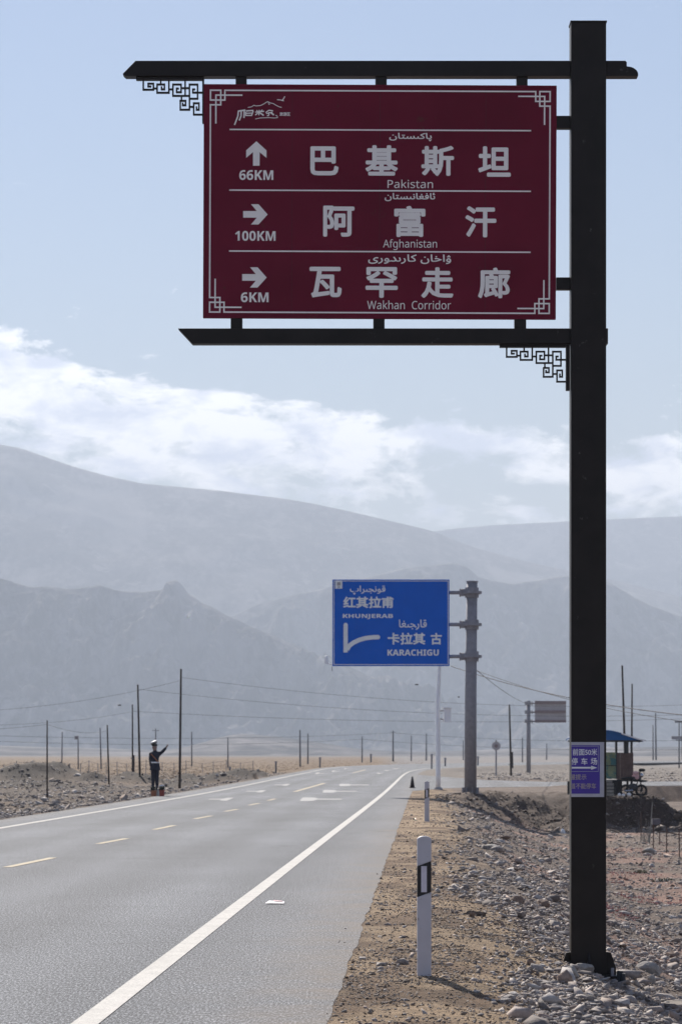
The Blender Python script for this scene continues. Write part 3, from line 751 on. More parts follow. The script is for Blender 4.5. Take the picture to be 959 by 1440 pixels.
def logo_name(p):
    p.stroke(q([(345, 362), (400, 350), (500, 346), (560, 350), (597, 346), (590, 325), (572, 318)]), .9)
    # brush-written name
    k = p.k
    for l, wd in (([(150, 275), (235, 262)], 2.2), ([(155, 275), (150, 330), (112, 430)], 2.0), ([(188, 262), (185, 330), (165, 380)], 2.0), ([(222, 265), (218, 352)], 2.2), ([(240, 282), (238, 322), (305, 322), (322, 272)], 1.7), ([(240, 272), (325, 266)], 1.9), ([(245, 298), (310, 296)], 1.5),
                  ([(345, 285), (445, 275)], 1.7), ([(392, 260), (385, 320)], 1.7), ([(360, 262), (372, 276)], 1.4), ([(425, 258), (408, 276)], 1.4), ([(345, 318), (380, 290)], 1.5), ([(395, 290), (440, 322)], 2.0),
                  ([(462, 290), (500, 262), (545, 270)], 1.6), ([(468, 300), (540, 284)], 1.5), ([(500, 285), (498, 322), (478, 325)], 1.7), ([(520, 290), (555, 316)], 2.2)):
        p.stroke(q(l), wd)
sp('mountain_emblem', logo_hills); sp('bird_emblem', logo_bird); sp('brush_lettering', logo_name)
tx('旅游区', 392.5, 407.5, 155.6, 160.8, .12)

# purple notice fixed to the pole
nloc = at(825, 1082, D0)
notice = thing('notice_board', 'small purple notice with white border and arrow fixed low on the black pole', 'notice', nloc)
pbox(803.2, 1044, 849.3, 1121.3, D0 - .010, D0 - .003).build('plate', M_noticewhite, notice)
def nsp(name, fn, m, lift=.0115):
    p = Pix(D0); p.k = lift; fn(p); return p.build(name, m, notice)
nsp('face', lambda p: p.rect(803.4, 1048.3, 843.3, 1116.6), M_purple)
def ln(p):
    p.stroke([(803.8, 1049.8), (840.9, 1049.8), (840.9, 1085.4), (803.8, 1085.4)], .55)
nsp('frame_line', ln, M_noticewhite, .0122)
def nt(s, x0, x1, y0, y1, b, m=M_blueprint, clip=None): nsp('lettering', lambda p: put_text(p, s, x0, x1, y0, y1, b, clip), m, .0128)
nt('前面50米', 805, 839.5, 1053.3, 1062.8, .12); nt('停', 803.6, 812.2, 1066.2, 1076, .12); nt('车', 817, 826, 1066.2, 1076, .12); nt('场', 830.5, 839.5, 1066.2, 1076, .12)
nsp('arrow', lambda p: (p.rect(803.8, 1078.9, 832, 1081.3), p.poly([(831, 1077.2), (839.6, 1080.1), (831, 1083)])), M_blueprint, .0128)
nt('醒提示', 801, 824.5, 1089.3, 1097, .08, M_noticetan, 803.6); nt('道不能停车', 802, 838, 1101.8, 1109.8, .08, M_noticetan, 803.6)

# ------------------------------------------------------------------ delineator posts
def delineator(px, by, topy, wpx, label):
    d = CAMH * F / (by - HOR) if topy is None else None
    return None
def make_post(X, Y, z0, h, w_, label):
    t_ = thing('delineator_post', label, 'marker post', (X, Y, z0), 'roadside marker posts')
    prof = []
    hw = w_ / 2
    def outline(z0_, z1_, top=False):
        p = [(X - hw, z0_), (X + hw, z0_), (X + hw, z1_)]
        if top: p += [(X + hw * math.cos(a), z1_ + hw * .75 * math.sin(a)) for a in np.linspace(.3, math.pi - .3, 7)]
        p += [(X - hw, z1_)]; return p
    zt = z0 + h
    b0 = z0 + h * .555; b1 = z0 + h * .775; sl_ = w_ * .38   # slanted band
    MB().prism([(X - hw, z0 - .12), (X + hw, z0 - .12), (X + hw, b0 + sl_), (X - hw, b0 - .0)], Y - .02, Y + .05).build('lower_shaft', M_postwhite, t_, bevel=.006)
    MB().prism([(X - hw, b0), (X + hw, b0 + sl_), (X + hw, b1 + sl_), (X - hw, b1)], Y - .02, Y + .05).build('black_band', M_postblack, t_, bevel=.004)
    p = [(X - hw, b1), (X + hw, b1 + sl_), (X + hw, zt - hw * .7)] + [(X + hw * math.cos(a), zt - hw * .7 + hw * .5 * math.sin(a)) for a in np.linspace(.35, math.pi - .35, 8)] + [(X - hw, zt - hw * .7)]
    MB().prism(p, Y - .02, Y + .05).build('upper_shaft', M_postwhite, t_, bevel=.005)
    MB().box((X - hw * .05, Y - .026, (b0 + b1 + sl_) / 2 + .0), (w_ * .40, .008, h * .185)).build('reflector', M_reflect, t_)
    return t_
Yp = 20.4; Xp = (596.5 - 479.5) * Yp / F
make_post(Xp, Yp, CAMH - 312 * Yp / F, 1.05, .105, 'tall white marker post with a slanted black band on the verge, nearest the camera')
Yp2 = 66.8; Xp2 = (600.3 - 479.5) * Yp2 / F
make_post(Xp2, Yp2, float(height(Xp2, Yp2)), 1.0, .115, 'small distant marker post on the verge behind the nearer one')

# ------------------------------------------------------------------ blue direction sign
DB = 110.0
bb = at(661.5, 1118, DB)
bs = thing('direction_sign', 'large blue direction sign with a branching white road symbol on a thick grey pole', 'road sign', (bb.x, bb.y, 0))
xb, zb_top = bb.x, at(0, 819, DB).z
pxm = DB / F
MB().tube([(xb, DB, -.1), (xb + .01, DB, 4), (at(663.8, 0, DB).x, DB, zb_top)], [8.6 * pxm, 8.2 * pxm, 7.5 * pxm], 20).build('pole', M_galv, bs, smooth=True)
m_ = MB(); m_.tube([(xb, DB, .0), (xb, DB, .05)], 13 * pxm, 16)
for k in range(8):
    a = k * math.pi / 4 + .2
    m_.box((xb + math.cos(a) * 10.0 * pxm, DB + math.sin(a) * 10.0 * pxm, .16), (4.5 * pxm, .02, .26), Matrix.Rotation(a, 3, 'Z'))
m_.build('base_flange', M_galv, bs)
MB().tube([(at(663.8, 0, DB).x, DB, zb_top), (at(663.8, 0, DB).x, DB, zb_top + .05)], 8.4 * pxm, 16).build('cap', M_galv, bs)
for i, yy in enumerate((833.5, 878.5, 923.5)):
    z_ = at(0, yy, DB).z; xc = at(663.4, 0, DB).x
    MB().tube([(xc, DB, z_ - .20), (xc, DB, z_ - .06), (xc, DB, z_ - .055), (xc, DB, z_ + .055), (xc, DB, z_ + .06), (xc, DB, z_ + .20)], [9.6 * pxm, 9.8 * pxm, 14 * pxm, 14 * pxm, 9.8 * pxm, 9.6 * pxm], 16).build('clamp_collar', M_galv, bs)
    m_ = MB(); xa = at(631, 0, DB).x - 3.4
    m_.tube([(xa, DB, z_), (at(652, 0, DB).x, DB, z_)], .075, 10); m_.box((at(651.5, 0, DB).x, DB, z_), (.20, .30, .26))
    m_.tube([(at(646, 0, DB).x, DB, z_), (at(648, 0, DB).x, DB, z_)], .17, 12); m_.tube([(at(649, 0, DB).x, DB, z_), (at(652, 0, DB).x, DB, z_)], .15, 12)
    m_.build('arm', M_galv, bs)
ys = DB - .16
a, b = at(467.5, 937, ys), at(632, 815, ys)
panel = MB().box(((a.x + b.x) / 2, ys + .03, (a.z + b.z) / 2), (b.x - a.x, .05, b.z - a.z)).build('panel', M_blue, bs, bevel=.01)
def bp(name, fn, m, lift=.006):
    p = Pix(ys); p.k = lift; fn(p); return p.build(name, m, panel)
bp('border_line', lambda p: p.stroke([(469.6, 817.2), (630, 817.2), (630, 934.8), (469.6, 934.8), (469.6, 817.2)], .9), M_blueprint)
def bt(s, x0, x1, y0, y1, bo=0): bp('lettering', lambda p: put_text(p, s, x0, x1, y0, y1, bo), M_blueprint, .01)
bt(ar(0xFED7, 0xFEEE, 0xFEE7, 0xFEA0, 0xFBE9, 0xFEAE, 0xFE8D, 0xFB56), 492, 542, 823.5, 836.5, .22)
bt('红其拉甫', 482.6, 553.5, 839, 855.4, .55); bt(sans('KHUNJERAB', True), 482, 552.5, 863.6, 870.8, .1)
bt(ar(0xFED7, 0xFE8E, 0xFEAD, 0xFEA0, 0xFBE9, 0xFED0, 0xFE8E), 561, 600, 871.5, 886, .22)
bt('卡拉其', 545, 598, 890, 906.8, .55); bt('古', 605.5, 621.3, 890.3, 906.8, .55); bt(sans('KARACHIGU', True), 544.8, 617, 913.6, 922.4, .15)
def brancher(p):
    def disc(x, y, r): 
        p.k += .0006; p.poly([(x + r * math.cos(a), y + r * math.sin(a)) for a in np.linspace(0, 2 * math.pi, 13)[:-1]])
    p.rect(483, 879, 489, 917.8); disc(486, 879, 3)
    c = [(488, 914), (491, 908.5), (497, 904), (505, 900.2), (514, 897.7), (524, 896.4), (531.5, 896.2)]
    for q0, q1 in zip(c, c[1:]):
        L = math.hypot(q1[0] - q0[0], q1[1] - q0[1]); nx, ny = -(q1[1] - q0[1]) / L * 3.1, (q1[0] - q0[0]) / L * 3.1
        p.k += .0006; p.poly([(q0[0] + nx, q0[1] + ny), (q1[0] + nx, q1[1] + ny), (q1[0] - nx, q1[1] - ny), (q0[0] - nx, q0[1] - ny)])
    for q0 in c[1:]: disc(q0[0], q0[1], 3.1)
bp('road_symbol', brancher, M_blueprint, .01)
bp('corner_emblem', lambda p: p.rect(471.3, 816.4, 481.3, 828), M_blueprint, .012)
bp('emblem_mark', lambda p: (p.rect(474, 818.8, 479, 823.5), p.rect(474.8, 824.8, 478, 826.6)), M_galvback, .016)

# white camera mast with an arm behind the blue sign
DC = 124.0
cb = at(616, 1109, DC)
cm = thing('camera_mast', 'slim white painted mast with a junction box standing behind the blue sign', 'mast', (cb.x, DC, 0))
k_ = DC / F
MB().tube([(cb.x, DC, -.05), at(616, 1090, DC), at(615.6, 1000, DC), at(616.2, 972, DC), at(618.2, 935, DC), at(618.3, 920, DC)], [3.6 * k_, 3.3 * k_, 3.2 * k_, 2.8 * k_, 2.4 * k_, 2.2 * k_], 12).build('pole', M_white, cm, smooth=True)
MB().tube([(cb.x, DC, -.05), (cb.x, DC, .12)], [8 * k_, 5 * k_], 10).build('base', M_concrete, cm)
p0, p1 = at(624, 1016, DC), at(634, 997, DC)
MB().box(((p0.x + p1.x) / 2, DC, (p0.z + p1.z) / 2), (p1.x - p0.x, .25, p1.z - p0.z)).build('junction_box', M_white, cm, bevel=.01)
MB().box(((p0.x + p1.x) / 2, DC - .02, p1.z + .03), (p1.x - p0.x + .08, .36, .05)).build('box_hood', M_white, cm)
MB().tube([at(616, 1010, DC), at(625, 1013, DC)], .03, 8).build('bracket', M_galv, cm); MB().tube([at(616, 1000, DC), at(625, 1000, DC)], .03, 8).build('bracket', M_galv, cm)
MB().tube([at(618.3, 924, DC), at(540, 932, DC), at(462, 934, DC)], .035, 8).build('arm', M_white, cm)
MB().tube([at(459.5, 934, DC), at(459, 926, DC)], .09, 8).sphere(at(459, 925, DC), .09, 8, 6).build('camera_dome', M_white, cm)
MB().tube([at(467, 938, DC), at(467, 944, DC)], .015, 6).build('antenna', M_wire, cm)

# ------------------------------------------------------------------ utility poles, bare poles
ZL = -.3
pole_xyz = {}
def upole(key, xt, yt, xb_, yb_, wpx, label, d=None, m=M_wood, extra=None, group='utility poles'):
    if d is None: d = (CAMH - ZL) * F / (yb_ - HOR)
    b = at(xb_, yb_, d); X, Y = b.x, d
    zg = float(height(X, Y)) - .25
    t_ = thing('utility_pole', label, 'pole', (X, Y, zg), group)
    r = wpx / 2 * d / F; tp = at(xt, yt, d); bt_ = Vector((b.x, d, min(zg, b.z)))
    mid = (tp + bt_) / 2 + Vector((.0, 0, 0))
    MB().tube([bt_, mid, tp], [r * 1.15, r, r * .8], 8).build('shaft', m, t_, smooth=True)
    if extra == 'splice':
        q0 = bt_ + (tp - bt_) * .14; q1 = bt_ + (tp - bt_) * .36
        MB().tube([q0 + Vector((r * 1.6, 0, 0)), q1 + Vector((r * 1.6, 0, 0))], r * 1.0, 8).build('splint', m, t_)
        MB().tube([q0 + (q1 - q0) * .2, q0 + (q1 - q0) * .24], r * 2.4, 8).build('strap', M_wire, t_); MB().tube([q0 + (q1 - q0) * .8, q0 + (q1 - q0) * .84], r * 2.4, 8).build('strap', M_wire, t_)
    if extra == 'cross':
        q = tp + Vector((0, 0, -.35)); MB().box(q, (1.2, .08, .08)).build('crossarm', m, t_)
        for s_ in (-.5, 0, .5): MB().tube([q + Vector((s_, 0, .03)), q + Vector((s_, 0, .18))], .035, 6).build('insulator', M_galv, t_)
    if extra == 'box':
        MB().box(tp + Vector((-.18, 0, -.25)), (.45, .3, .4)).build('fitting', M_galv, t_)
    pole_xyz[key] = (tp, d)
    return t_
upole('p1', 66.3, 1013.5, 66.3, 1127.5, 2.2, 'black bare pole nearest the road at the far left, standing in grey rubble')
upole('p2', 87.5, 1029.5, 87, 1082, 1.7, 'thin distant pole just right of the leftmost black pole', m=M_woodgrey)
upole('p3', 109.8, 1035, 110.2, 1083.5, 1.7, 'short distant pole with a small box at its top, second beyond the leftmost black pole', m=M_woodgrey, extra='box')
upole('p4', 140.8, 1024, 142.4, 1082.5, 1.9, 'slightly leaning thin grey pole just left of the darker leaning one', m=M_woodgrey)
upole('p5', 150.8, 1020, 153.6, 1108, 2.3, 'dark bare pole leaning left, midway between the leftmost black pole and the officer')
upole('p6', 186.2, 991, 186.6, 1098, 2.2, 'dark pole with a splinted lower half, left of the tall bowed pole', extra='splice')
upole('p7', 193.8, 963, 197, 1103, 2.8, 'tall bowed dark pole leaning left, just left of the officer')
upole('p8', 219, 1025, 219, 1076, 1.8, 'thin distant pole rising right behind the officer', m=M_woodgrey, extra='cross')
upole('p9', 254.6, 941, 252.6, 1112, 3.2, 'tallest black pole on the left, standing right of the officer')
upole('p10', 269.6, 1029.5, 269.8, 1078.5, 1.7, 'thin distant pole just right of the tallest black pole', m=M_woodgrey)
upole('q1', 320.6, 1037.5, 320.6, 1080.5, 1.7, 'short thin distant pole above the pile of dark rubble', m=M_woodgrey)
upole('q2', 421.8, 1027, 422.2, 1078.8, 2.2, 'left one of a close pair of distant poles beyond the golden field', m=M_woodgrey)
upole('q3', 433, 1032, 433, 1075, 1.9, 'right one of a close pair of distant poles beyond the golden field', m=M_woodgrey)
upole('q4', 509.2, 1036, 509.2, 1073.2, 1.7, 'distant pole left of the crossarm pole at the bend', m=M_woodgrey)
upole('q5', 552.6, 1028, 552.8, 1071, 2.2, 'distant pole with a crossarm where the road bends away', m=M_woodgrey, extra='cross')
upole('q6', 578.4, 1035, 578.2, 1070.8, 1.7, 'distant pole between the crossarm pole and the white mast', m=M_woodgrey)
upole('q7', 599.5, 1032, 599.5, 1070, 2.0, 'distant pole just left of the white mast', m=M_woodgrey)
upole('q8', 651.4, 1041, 651.4, 1069.5, 1.5, 'faint distant pole touching the left side of the thick grey sign pole', m=M_woodgrey)
upole('q9', 716.2, 991, 718.8, 1091.5, 2.7, 'dark leaning pole with a spliced foot, right of the round sign', extra='splice')
upole('q10', 734.6, 1037.5, 734.6, 1073.5, 1.6, 'faint distant pole between the leaning pole and the gantry post', m=M_woodgrey)
upole('q11', 768.6, 1046, 768.6, 1069, 1.6, 'faint distant pole under the back of the beige sign', m=M_woodgrey)
upole('r1', 874.8, 936, 880.5, 1096, 3.2, 'tall dark pole leaning left, rising behind the kiosk roof', d=170)
upole('r2', 888.8, 962, 888, 1092, 2.6, 'upright dark pole rising behind the right end of the kiosk roof', d=190, m=M_wood)
upole('r3', 921.8, 1003, 922.6, 1069.5, 2.2, 'taller of the two distant poles right of the kiosk', m=M_woodgrey)
upole('r4', 918.2, 1020, 918.4, 1069.5, 1.7, 'shorter of the two distant poles right of the kiosk', m=M_woodgrey)
tp_ = upole('r5', 955, 1014, 955, 1070, 1.8, 'distant pole with a transformer platform at the right edge', d=420, m=M_woodgrey)
e = at(951.5, 1038, 420)
MB().box(e, (1.6, .6, .5)).build('transformer', M_galv, tp_); MB().box(at(955, 1015.5, 420), (1.3, .3, .25)).build('crossarm', M_woodgrey, tp_)
MB().tube([at(959.5, 1014, 420), at(959.5, 1070, 420)], .09, 6).build('second_leg', M_woodgrey, tp_)
MB().box(at(957, 1041.5, 420), (1.5, .25, .15)).build('platform', M_woodgrey, tp_)

# short marker stakes by the bend
for px, y0_, y1_, lb in ((323.4, 1078.5, 1093, 'stubby grey stake in the rubble pile left of the road'), (388, 1071, 1087, 'stubby stake at the field entrance left of the road'), (450, 1065.5, 1079, 'tiny stake on the field edge left of the distant arrows'), (521.6, 1060.5, 1071.5, 'tiny stake on the skyline before the bend'), (607, 1061, 1083, 'short stake left of the white mast on the far verge'), (626, 1066, 1079, 'short stake right of the white mast on the far verge'), (672, 1064, 1078, 'short stake just right of the thick grey sign pole')):
    d = (CAMH + .1) * F / (y1_ - HOR); b = at(px, y1_, d); z_ = float(height(b.x, d))
    t_ = thing('marker_stake', lb, 'stake', (b.x, d, z_), 'short stakes along the far road edge')
    MB().tube([(b.x, d, z_ - .1), at(px, y0_, d)], 1.1 * d / F, 8).build('shaft', M_woodgrey, t_); MB().box(at(px, y0_ + 1.5, d), (3 * d / F, 2.2 * d / F, 3.2 * d / F)).build('head', M_galv, t_)

def cable(p0, p1, sag, label, r=None, n=24):
    p0, p1 = Vector(p0), Vector(p1)
    pts = []
    for i in range(n + 1):
        s_ = i / n; p = p0.lerp(p1, s_); p.z -= sag * 4 * s_ * (1 - s_); pts.append(p)
    sag *= .6
    if r is None: r = .19 * ((p0.y + p1.y) / 2) / F
    o = MB().tube(pts, r, 5).build('overhead_cable', M_wire); tag(o, label, 'cable', 'overhead cables'); return o
dd = pole_xyz
cable(at(254.8, 953, dd['p9'][1]), at(1100, 984, 165), .9, 'highest long cable running right from the tallest black pole')
cable(at(195, 969.5, dd['p7'][1]), at(1100, 1000, 172), .9, 'second long cable down, running right from the bowed pole')
cable(at(186.4, 1000.5, dd['p6'][1]), at(1000, 1010, 200), .5, 'third long cable, running right from the splinted pole')
cable(at(-160, 1003, 120), at(254.8, 957, dd['p9'][1]), .5, 'cable rising from the left edge to the tallest black pole')
cable(at(-160, 1020, 100), at(186.4, 1001, dd['p6'][1]), .35, 'cable from the left edge to the splinted pole')
cable(at(66.3, 1019, dd['p1'][1]), at(151, 1028, dd['p5'][1]), .22, 'short slack cable between the leftmost black pole and the leaning one')
cable(at(-160, 1021, 112), at(66.3, 1019, dd['p1'][1]), .2, 'cable from the left edge to the leftmost black pole')
cable(at(-120, 1031, 420), at(552.6, 1031, 560), 1.0, 'upper distant cable strung above the golden field')
cable(at(-120, 1037.5, 380), at(509, 1040, 500), 1.0, 'lower distant cable strung above the golden field')
cable(at(552.6, 1031, 560), at(1080, 1037, 520), 1.2, 'distant cable right of the crossarm pole')
cable(at(509, 1040, 500), at(1080, 1052, 420), 1.0, 'lowest distant cable crossing behind the round sign')
cable(at(634, 937, 116), at(1040, 1013, 84), .35, 'upper cable slanting down right from behind the blue sign', r=.017)
cable(at(672, 944, 118), at(1040, 1024, 92), .35, 'lower cable slanting down right from the thick grey pole', r=.012)
cable(at(668, 941, 113), at(745, 990, 290), .3, 'cable from the thick grey pole to the gantry post', r=.016)
for px, py, d, lb in ((586, 963, 150, 'dark cable clamp left of the white mast'), (645, 980.5, 150, 'dark cable clamp just left of the thick grey pole'), (168, 992, 150, 'dark clamp on the cable left of the splinted pole')):
    o = MB().sphere(at(px, py, d), .042, 8, 6, (2.6 if px < 600 else 1.5, 1, .9)).build('cable_clamp', M_wire); tag(o, lb, 'cable fitting', 'clamps on the overhead cables')

# ------------------------------------------------------------------ back of a gantry sign, round sign
dg_ = 290.0; kg = dg_ / F
g0 = at(743.3, 1068, dg_)
gs = thing('gantry_sign', 'distant sign seen from behind, beige panels with brown ribs on a grey post', 'road sign', (g0.x, dg_, float(height(g0.x, dg_))))
MB().tube([(g0.x, dg_, float(height(g0.x, dg_)) - .2), at(743, 986, dg_)], [3.2 * kg, 2.6 * kg], 12).build('post', M_galv, gs, smooth=True)
p0, p1 = at(752, 1016.5, dg_), at(796, 986, dg_)
MB().box(((p0.x + p1.x) / 2, dg_, (p0.z + p1.z) / 2), (p1.x - p0.x, .06, p1.z - p0.z)).build('panel', M_galvback, gs)
for yy in (988.4, 1001.3, 1014.6):
    q = at(774, yy, dg_); MB().box((q.x, dg_ - .10, q.z), (p1.x - p0.x - .02, .12, 4.0 * kg)).build('rib', M_rib, gs)
for yy in (989.5, 1001.8, 1014.6):
    MB().tube([at(739, yy, dg_), at(752, yy, dg_)], 1.0 * kg, 8).tube([at(742, yy - 2.5, dg_), at(742, yy + 2.5, dg_)], 4.2 * kg, 10).tube([at(747.4, yy, dg_), at(748.6, yy, dg_)], 3 * kg, 8).build('arm', M_galv, gs)
dr = 215.0; kr = dr / F; g0 = at(697.6, 1088, dr); z_ = float(height(g0.x, dr))
rs = thing('round_sign', 'small round traffic sign seen from behind on a thin post', 'road sign', (g0.x, dr, z_))
MB().tube([(g0.x, dr, z_ - .2), at(697.6, 1041, dr)], 1.1 * kr, 8).build('post', M_galv, rs)
q = at(697.6, 1049.5, dr); MB().tube([(q.x, dr - .03, q.z), (q.x, dr - .06, q.z)], 6.2 * kr, 20).build('disc', M_galvback, rs)
MB().tube([(q.x, dr - .065, q.z), (q.x, dr - .09, q.z)], 2.6 * kr, 12).build('clamp_plate', M_rib, rs)

# ------------------------------------------------------------------ traffic cone
dk = 131.0; g0 = at(579.8, 1108.5, dk); kk = dk / F
cn = thing('traffic_cone', 'dark traffic cone standing on the asphalt beside the white edge line', 'traffic cone', (g0.x, dk, 0))
MB().box((g0.x, dk, .015), (.30, .30, .03)).build('base', M_cone, cn)
MB().tube([(g0.x, dk, .03), (g0.x, dk, .40), (g0.x, dk, .56)], [.115, .06, .03], 14).build('body', M_cone, cn, smooth=True)
MB().tube([(g0.x, dk, .30), (g0.x, dk, .36)], [.083, .073], 14).build('band', M_postblack, cn)

# ------------------------------------------------------------------ dummy traffic officer
dp_ = 108.0; K = dp_ / F
f0 = at(218, 1110, dp_)
of = thing('officer_dummy', 'upright traffic officer figure in dark uniform and white cap, one arm raised', 'mannequin', (f0.x, dp_, 0))
fz = .26
plinth = MB().box((f0.x, dp_, .12), (.34, .34, .28)); plinth.build('plinth', M_concrete, of, bevel=.01)
def skin_body():
    bx = f0.x
    J = [((0, 0, .95), .16), ((0, 0, 1.12), .15), ((0, 0, 1.30), .18), ((0, 0, 1.43), .14), ((0, 0, 1.49), .06), ((-.01, -.01, 1.56), .08), ((-.015, -.02, 1.64), .115), ((-.015, -.01, 1.72), .10),
         ((.075, 0, .88), .115), ((.075, .0, .50), .09), ((.08, 0, .09), .065), ((.09, -.14, .045), .045),
         ((-.075, 0, .88), .115), ((-.075, .02, .50), .09), ((-.08, .02, .09), .065), ((-.09, -.12, .045), .045),
         ((.17, 0, 1.38), .09), ((.29, -.05, 1.46), .075), ((.42, -.10, 1.60), .06), ((.47, -.12, 1.655), .028), ((.50, -.13, 1.70), .032),
         ((-.17, 0, 1.38), .085), ((-.19, .0, 1.15), .065), ((-.16, -.08, .92), .05), ((-.15, -.09, .85), .035),
         ((.535, -.14, 1.755), .012), ((.52, -.15, 1.765), .012), ((.505, -.15, 1.765), .012), ((.49, -.16, 1.75), .011), ((.47, -.15, 1.71), .012)]
    E_ = [(0, 1), (1, 2), (2, 3), (3, 4), (4, 5), (5, 6), (6, 7), (0, 8), (8, 9), (9, 10), (10, 11), (0, 12), (12, 13), (13, 14), (14, 15), (3, 16), (16, 17), (17, 18), (18, 19), (19, 20), (3, 21), (21, 22), (22, 23), (23, 24), (20, 25), (20, 26), (20, 27), (20, 28), (20, 29)]
    me = bpy.data.meshes.new('body'); me.from_pydata([Vector(p) for p, r in J], E_, [])
    o = bpy.data.objects.new('body_tmp', me); C.objects.link(o)
    md = o.modifiers.new('s', 'SKIN'); sd = o.modifiers.new('b', 'SUBSURF'); sd.levels = 1; sd.render_levels = 1
    if not me.skin_vertices: me.skin_vertices.new()
    for i, (p, r) in enumerate(J): me.skin_vertices[0].data[i].radius = (r, r * (.8 if i in (0, 1, 2, 3) else 1)); me.skin_vertices[0].data[i].use_root = (i == 0)
    dg = bpy.context.evaluated_depsgraph_get(); dg.update()
    me2 = bpy.data.meshes.new_from_object(o.evaluated_get(dg), depsgraph=dg); bpy.data.objects.remove(o)
    me2.materials.clear(); me2.materials.append(M_navy); me2.materials.append(M_skin)
    for p in me2.polygons:
        c = p.center; p.use_smooth = True
        p.material_index = 1 if (c.z > 1.52 and c.x < .2) or (c.x > .455 and c.z > 1.62) or (c.z < .9 and c.z > .8 and c.x < -.13) else 0
    b_ = bpy.data.objects.new('body', me2); C.objects.link(b_); b_.parent = of; b_.location = (0, 0, fz)
skin_body()
hx = f0.x - .015
MB().sphere((hx, dp_ - .0, fz + 1.735), .12, 14, 8, (1.02, 1.05, .62)).build('hair', M_postblack, of, smooth=True)
tilt = Matrix.Rotation(R(-22), 3, 'Y')
def rot_tube(c, prs, m, nm):
    mb = MB(); n = 16; k = 0
    for (h_, r_) in prs:
        for j in range(n):
            a_ = 2 * math.pi * j / n; mb.v.append(Vector(c) + tilt @ Vector((r_ * math.cos(a_), r_ * math.sin(a_), h_)))
    for i in range(len(prs) - 1):
        for j in range(n): mb.f.append([i * n + j, i * n + (j + 1) % n, (i + 1) * n + (j + 1) % n, (i + 1) * n + j]); mb.mi.append(0)
    mb.f.append(list(range(n))); mb.f.append([(len(prs) - 1) * n + j for j in range(n)]); mb.mi += [0, 0]
    return mb.build(nm, m, of, smooth=False)
rot_tube((hx, dp_, fz + 1.79), [(0, .112), (.03, .115)], M_postblack, 'cap_band')
rot_tube((hx - .01, dp_, fz + 1.82), [(0, .117), (.035, .175), (.065, .16), (.08, .06)], M_capwhite, 'cap')
MB().box((hx - .09, dp_ - .10, fz + 1.76), (.15, .12, .012), Matrix.Rotation(R(-20), 3, 'Y')).build('cap_visor', M_postblack, of)
for s_ in (-.035, .035): MB().sphere((hx + s_, dp_ - .095, fz + 1.655), .012, 8, 6).build('eye', M_postblack, of)
MB().tube([(hx, dp_ - .09, fz + 1.66), (hx, dp_ - .125, fz + 1.62)], [.008, .018], 6).build('nose', M_skin, of)
MB().tube([(f0.x, dp_, fz + 1.02), (f0.x, dp_, fz + 1.07)], .175, 16).build('belt', M_capwhite, of)
MB().tube([(f0.x, dp_, fz + .74), (f0.x, dp_, fz + 1.02)], [.215, .172], 16).build('jacket_skirt', M_navy, of)
MB().tube([(f0.x - .15, dp_ - .11, fz + 1.38), (f0.x, dp_ - .16, fz + 1.22), (f0.x + .13, dp_ - .13, fz + 1.05)], .02, 6).build('sash', M_orange, of)
def planter(px0, px1, py0, m, lb, flower):
    a = at(px0, 1120.5, 106.0); b = at(px1, py0, 106.0); xc = (a.x + b.x) / 2; wd = b.x - a.x
    t_ = thing('planter', lb, 'planter', (xc, 106.0, 0), 'planters at the officer figure')
    MB().tube([(xc, 106, .0), (xc, 106, b.z - .04), (xc, 106, b.z - .04), (xc, 106, b.z)], [wd * .44, wd * .5, wd * .55, wd * .55], 12).build('pot', m, t_)
    mb = MB(); rr = random.Random(int(px0))
    for i in range(60):
        a_ = rr.random() * 6.28; r_ = rr.random() * wd * .6; h_ = b.z + rr.random() * .13; c = Vector((xc + r_ * math.cos(a_), 106 + r_ * math.sin(a_), h_)); s_ = .03 + .02 * rr.random()
        v1 = Vector((rr.random() - .5, rr.random() - .5, rr.random() - .3)).normalized() * s_; v2 = v1.cross(Vector((rr.random(), rr.random(), rr.random()))).normalized() * s_
        mb.add([c - v1, c - v2, c + v1, c + v2], [(0, 1, 2, 3)])
    mb.build('plant', M_leafdark, t_)
    if flower:
        mb = MB()
        for i in range(22):
            a_ = rr.random() * 6.28; r_ = rr.random() * wd * .5; c = Vector((xc + r_ * math.cos(a_), 106 + r_ * math.sin(a_), b.z + .14 + rr.random() * .05)); s_ = .035
            mb.add([c + Vector((-s_, 0, 0)), c + Vector((0, -s_, 0)), c + Vector((s_, 0, 0)), c + Vector((0, s_, .02))], [(0, 1, 2, 3)])
        mb.build('blossom', M_capwhite, t_)
planter(212, 220.5, 1112, M_orange, 'orange-brown planter at the left foot of the officer figure', False)
planter(224, 231.5, 1111.5, M_red, 'red planter with white-topped plant right of the officer figure', True)

# ------------------------------------------------------------------ kiosk
dh = 105.0; KH = dh / F
def hp(px, py, dy=0.0): v = at(px, py, dh); v.y += dy; return v
hx0, hx1 = at(815, 0, dh).x, at(889, 0, dh).x
ks = thing('roadside_kiosk', 'small roadside kiosk with a curved blue roof behind the black pole', 'kiosk', ((hx0 + hx1) / 2, dh, 0))
HD = 1.5
kz0 = 0.0
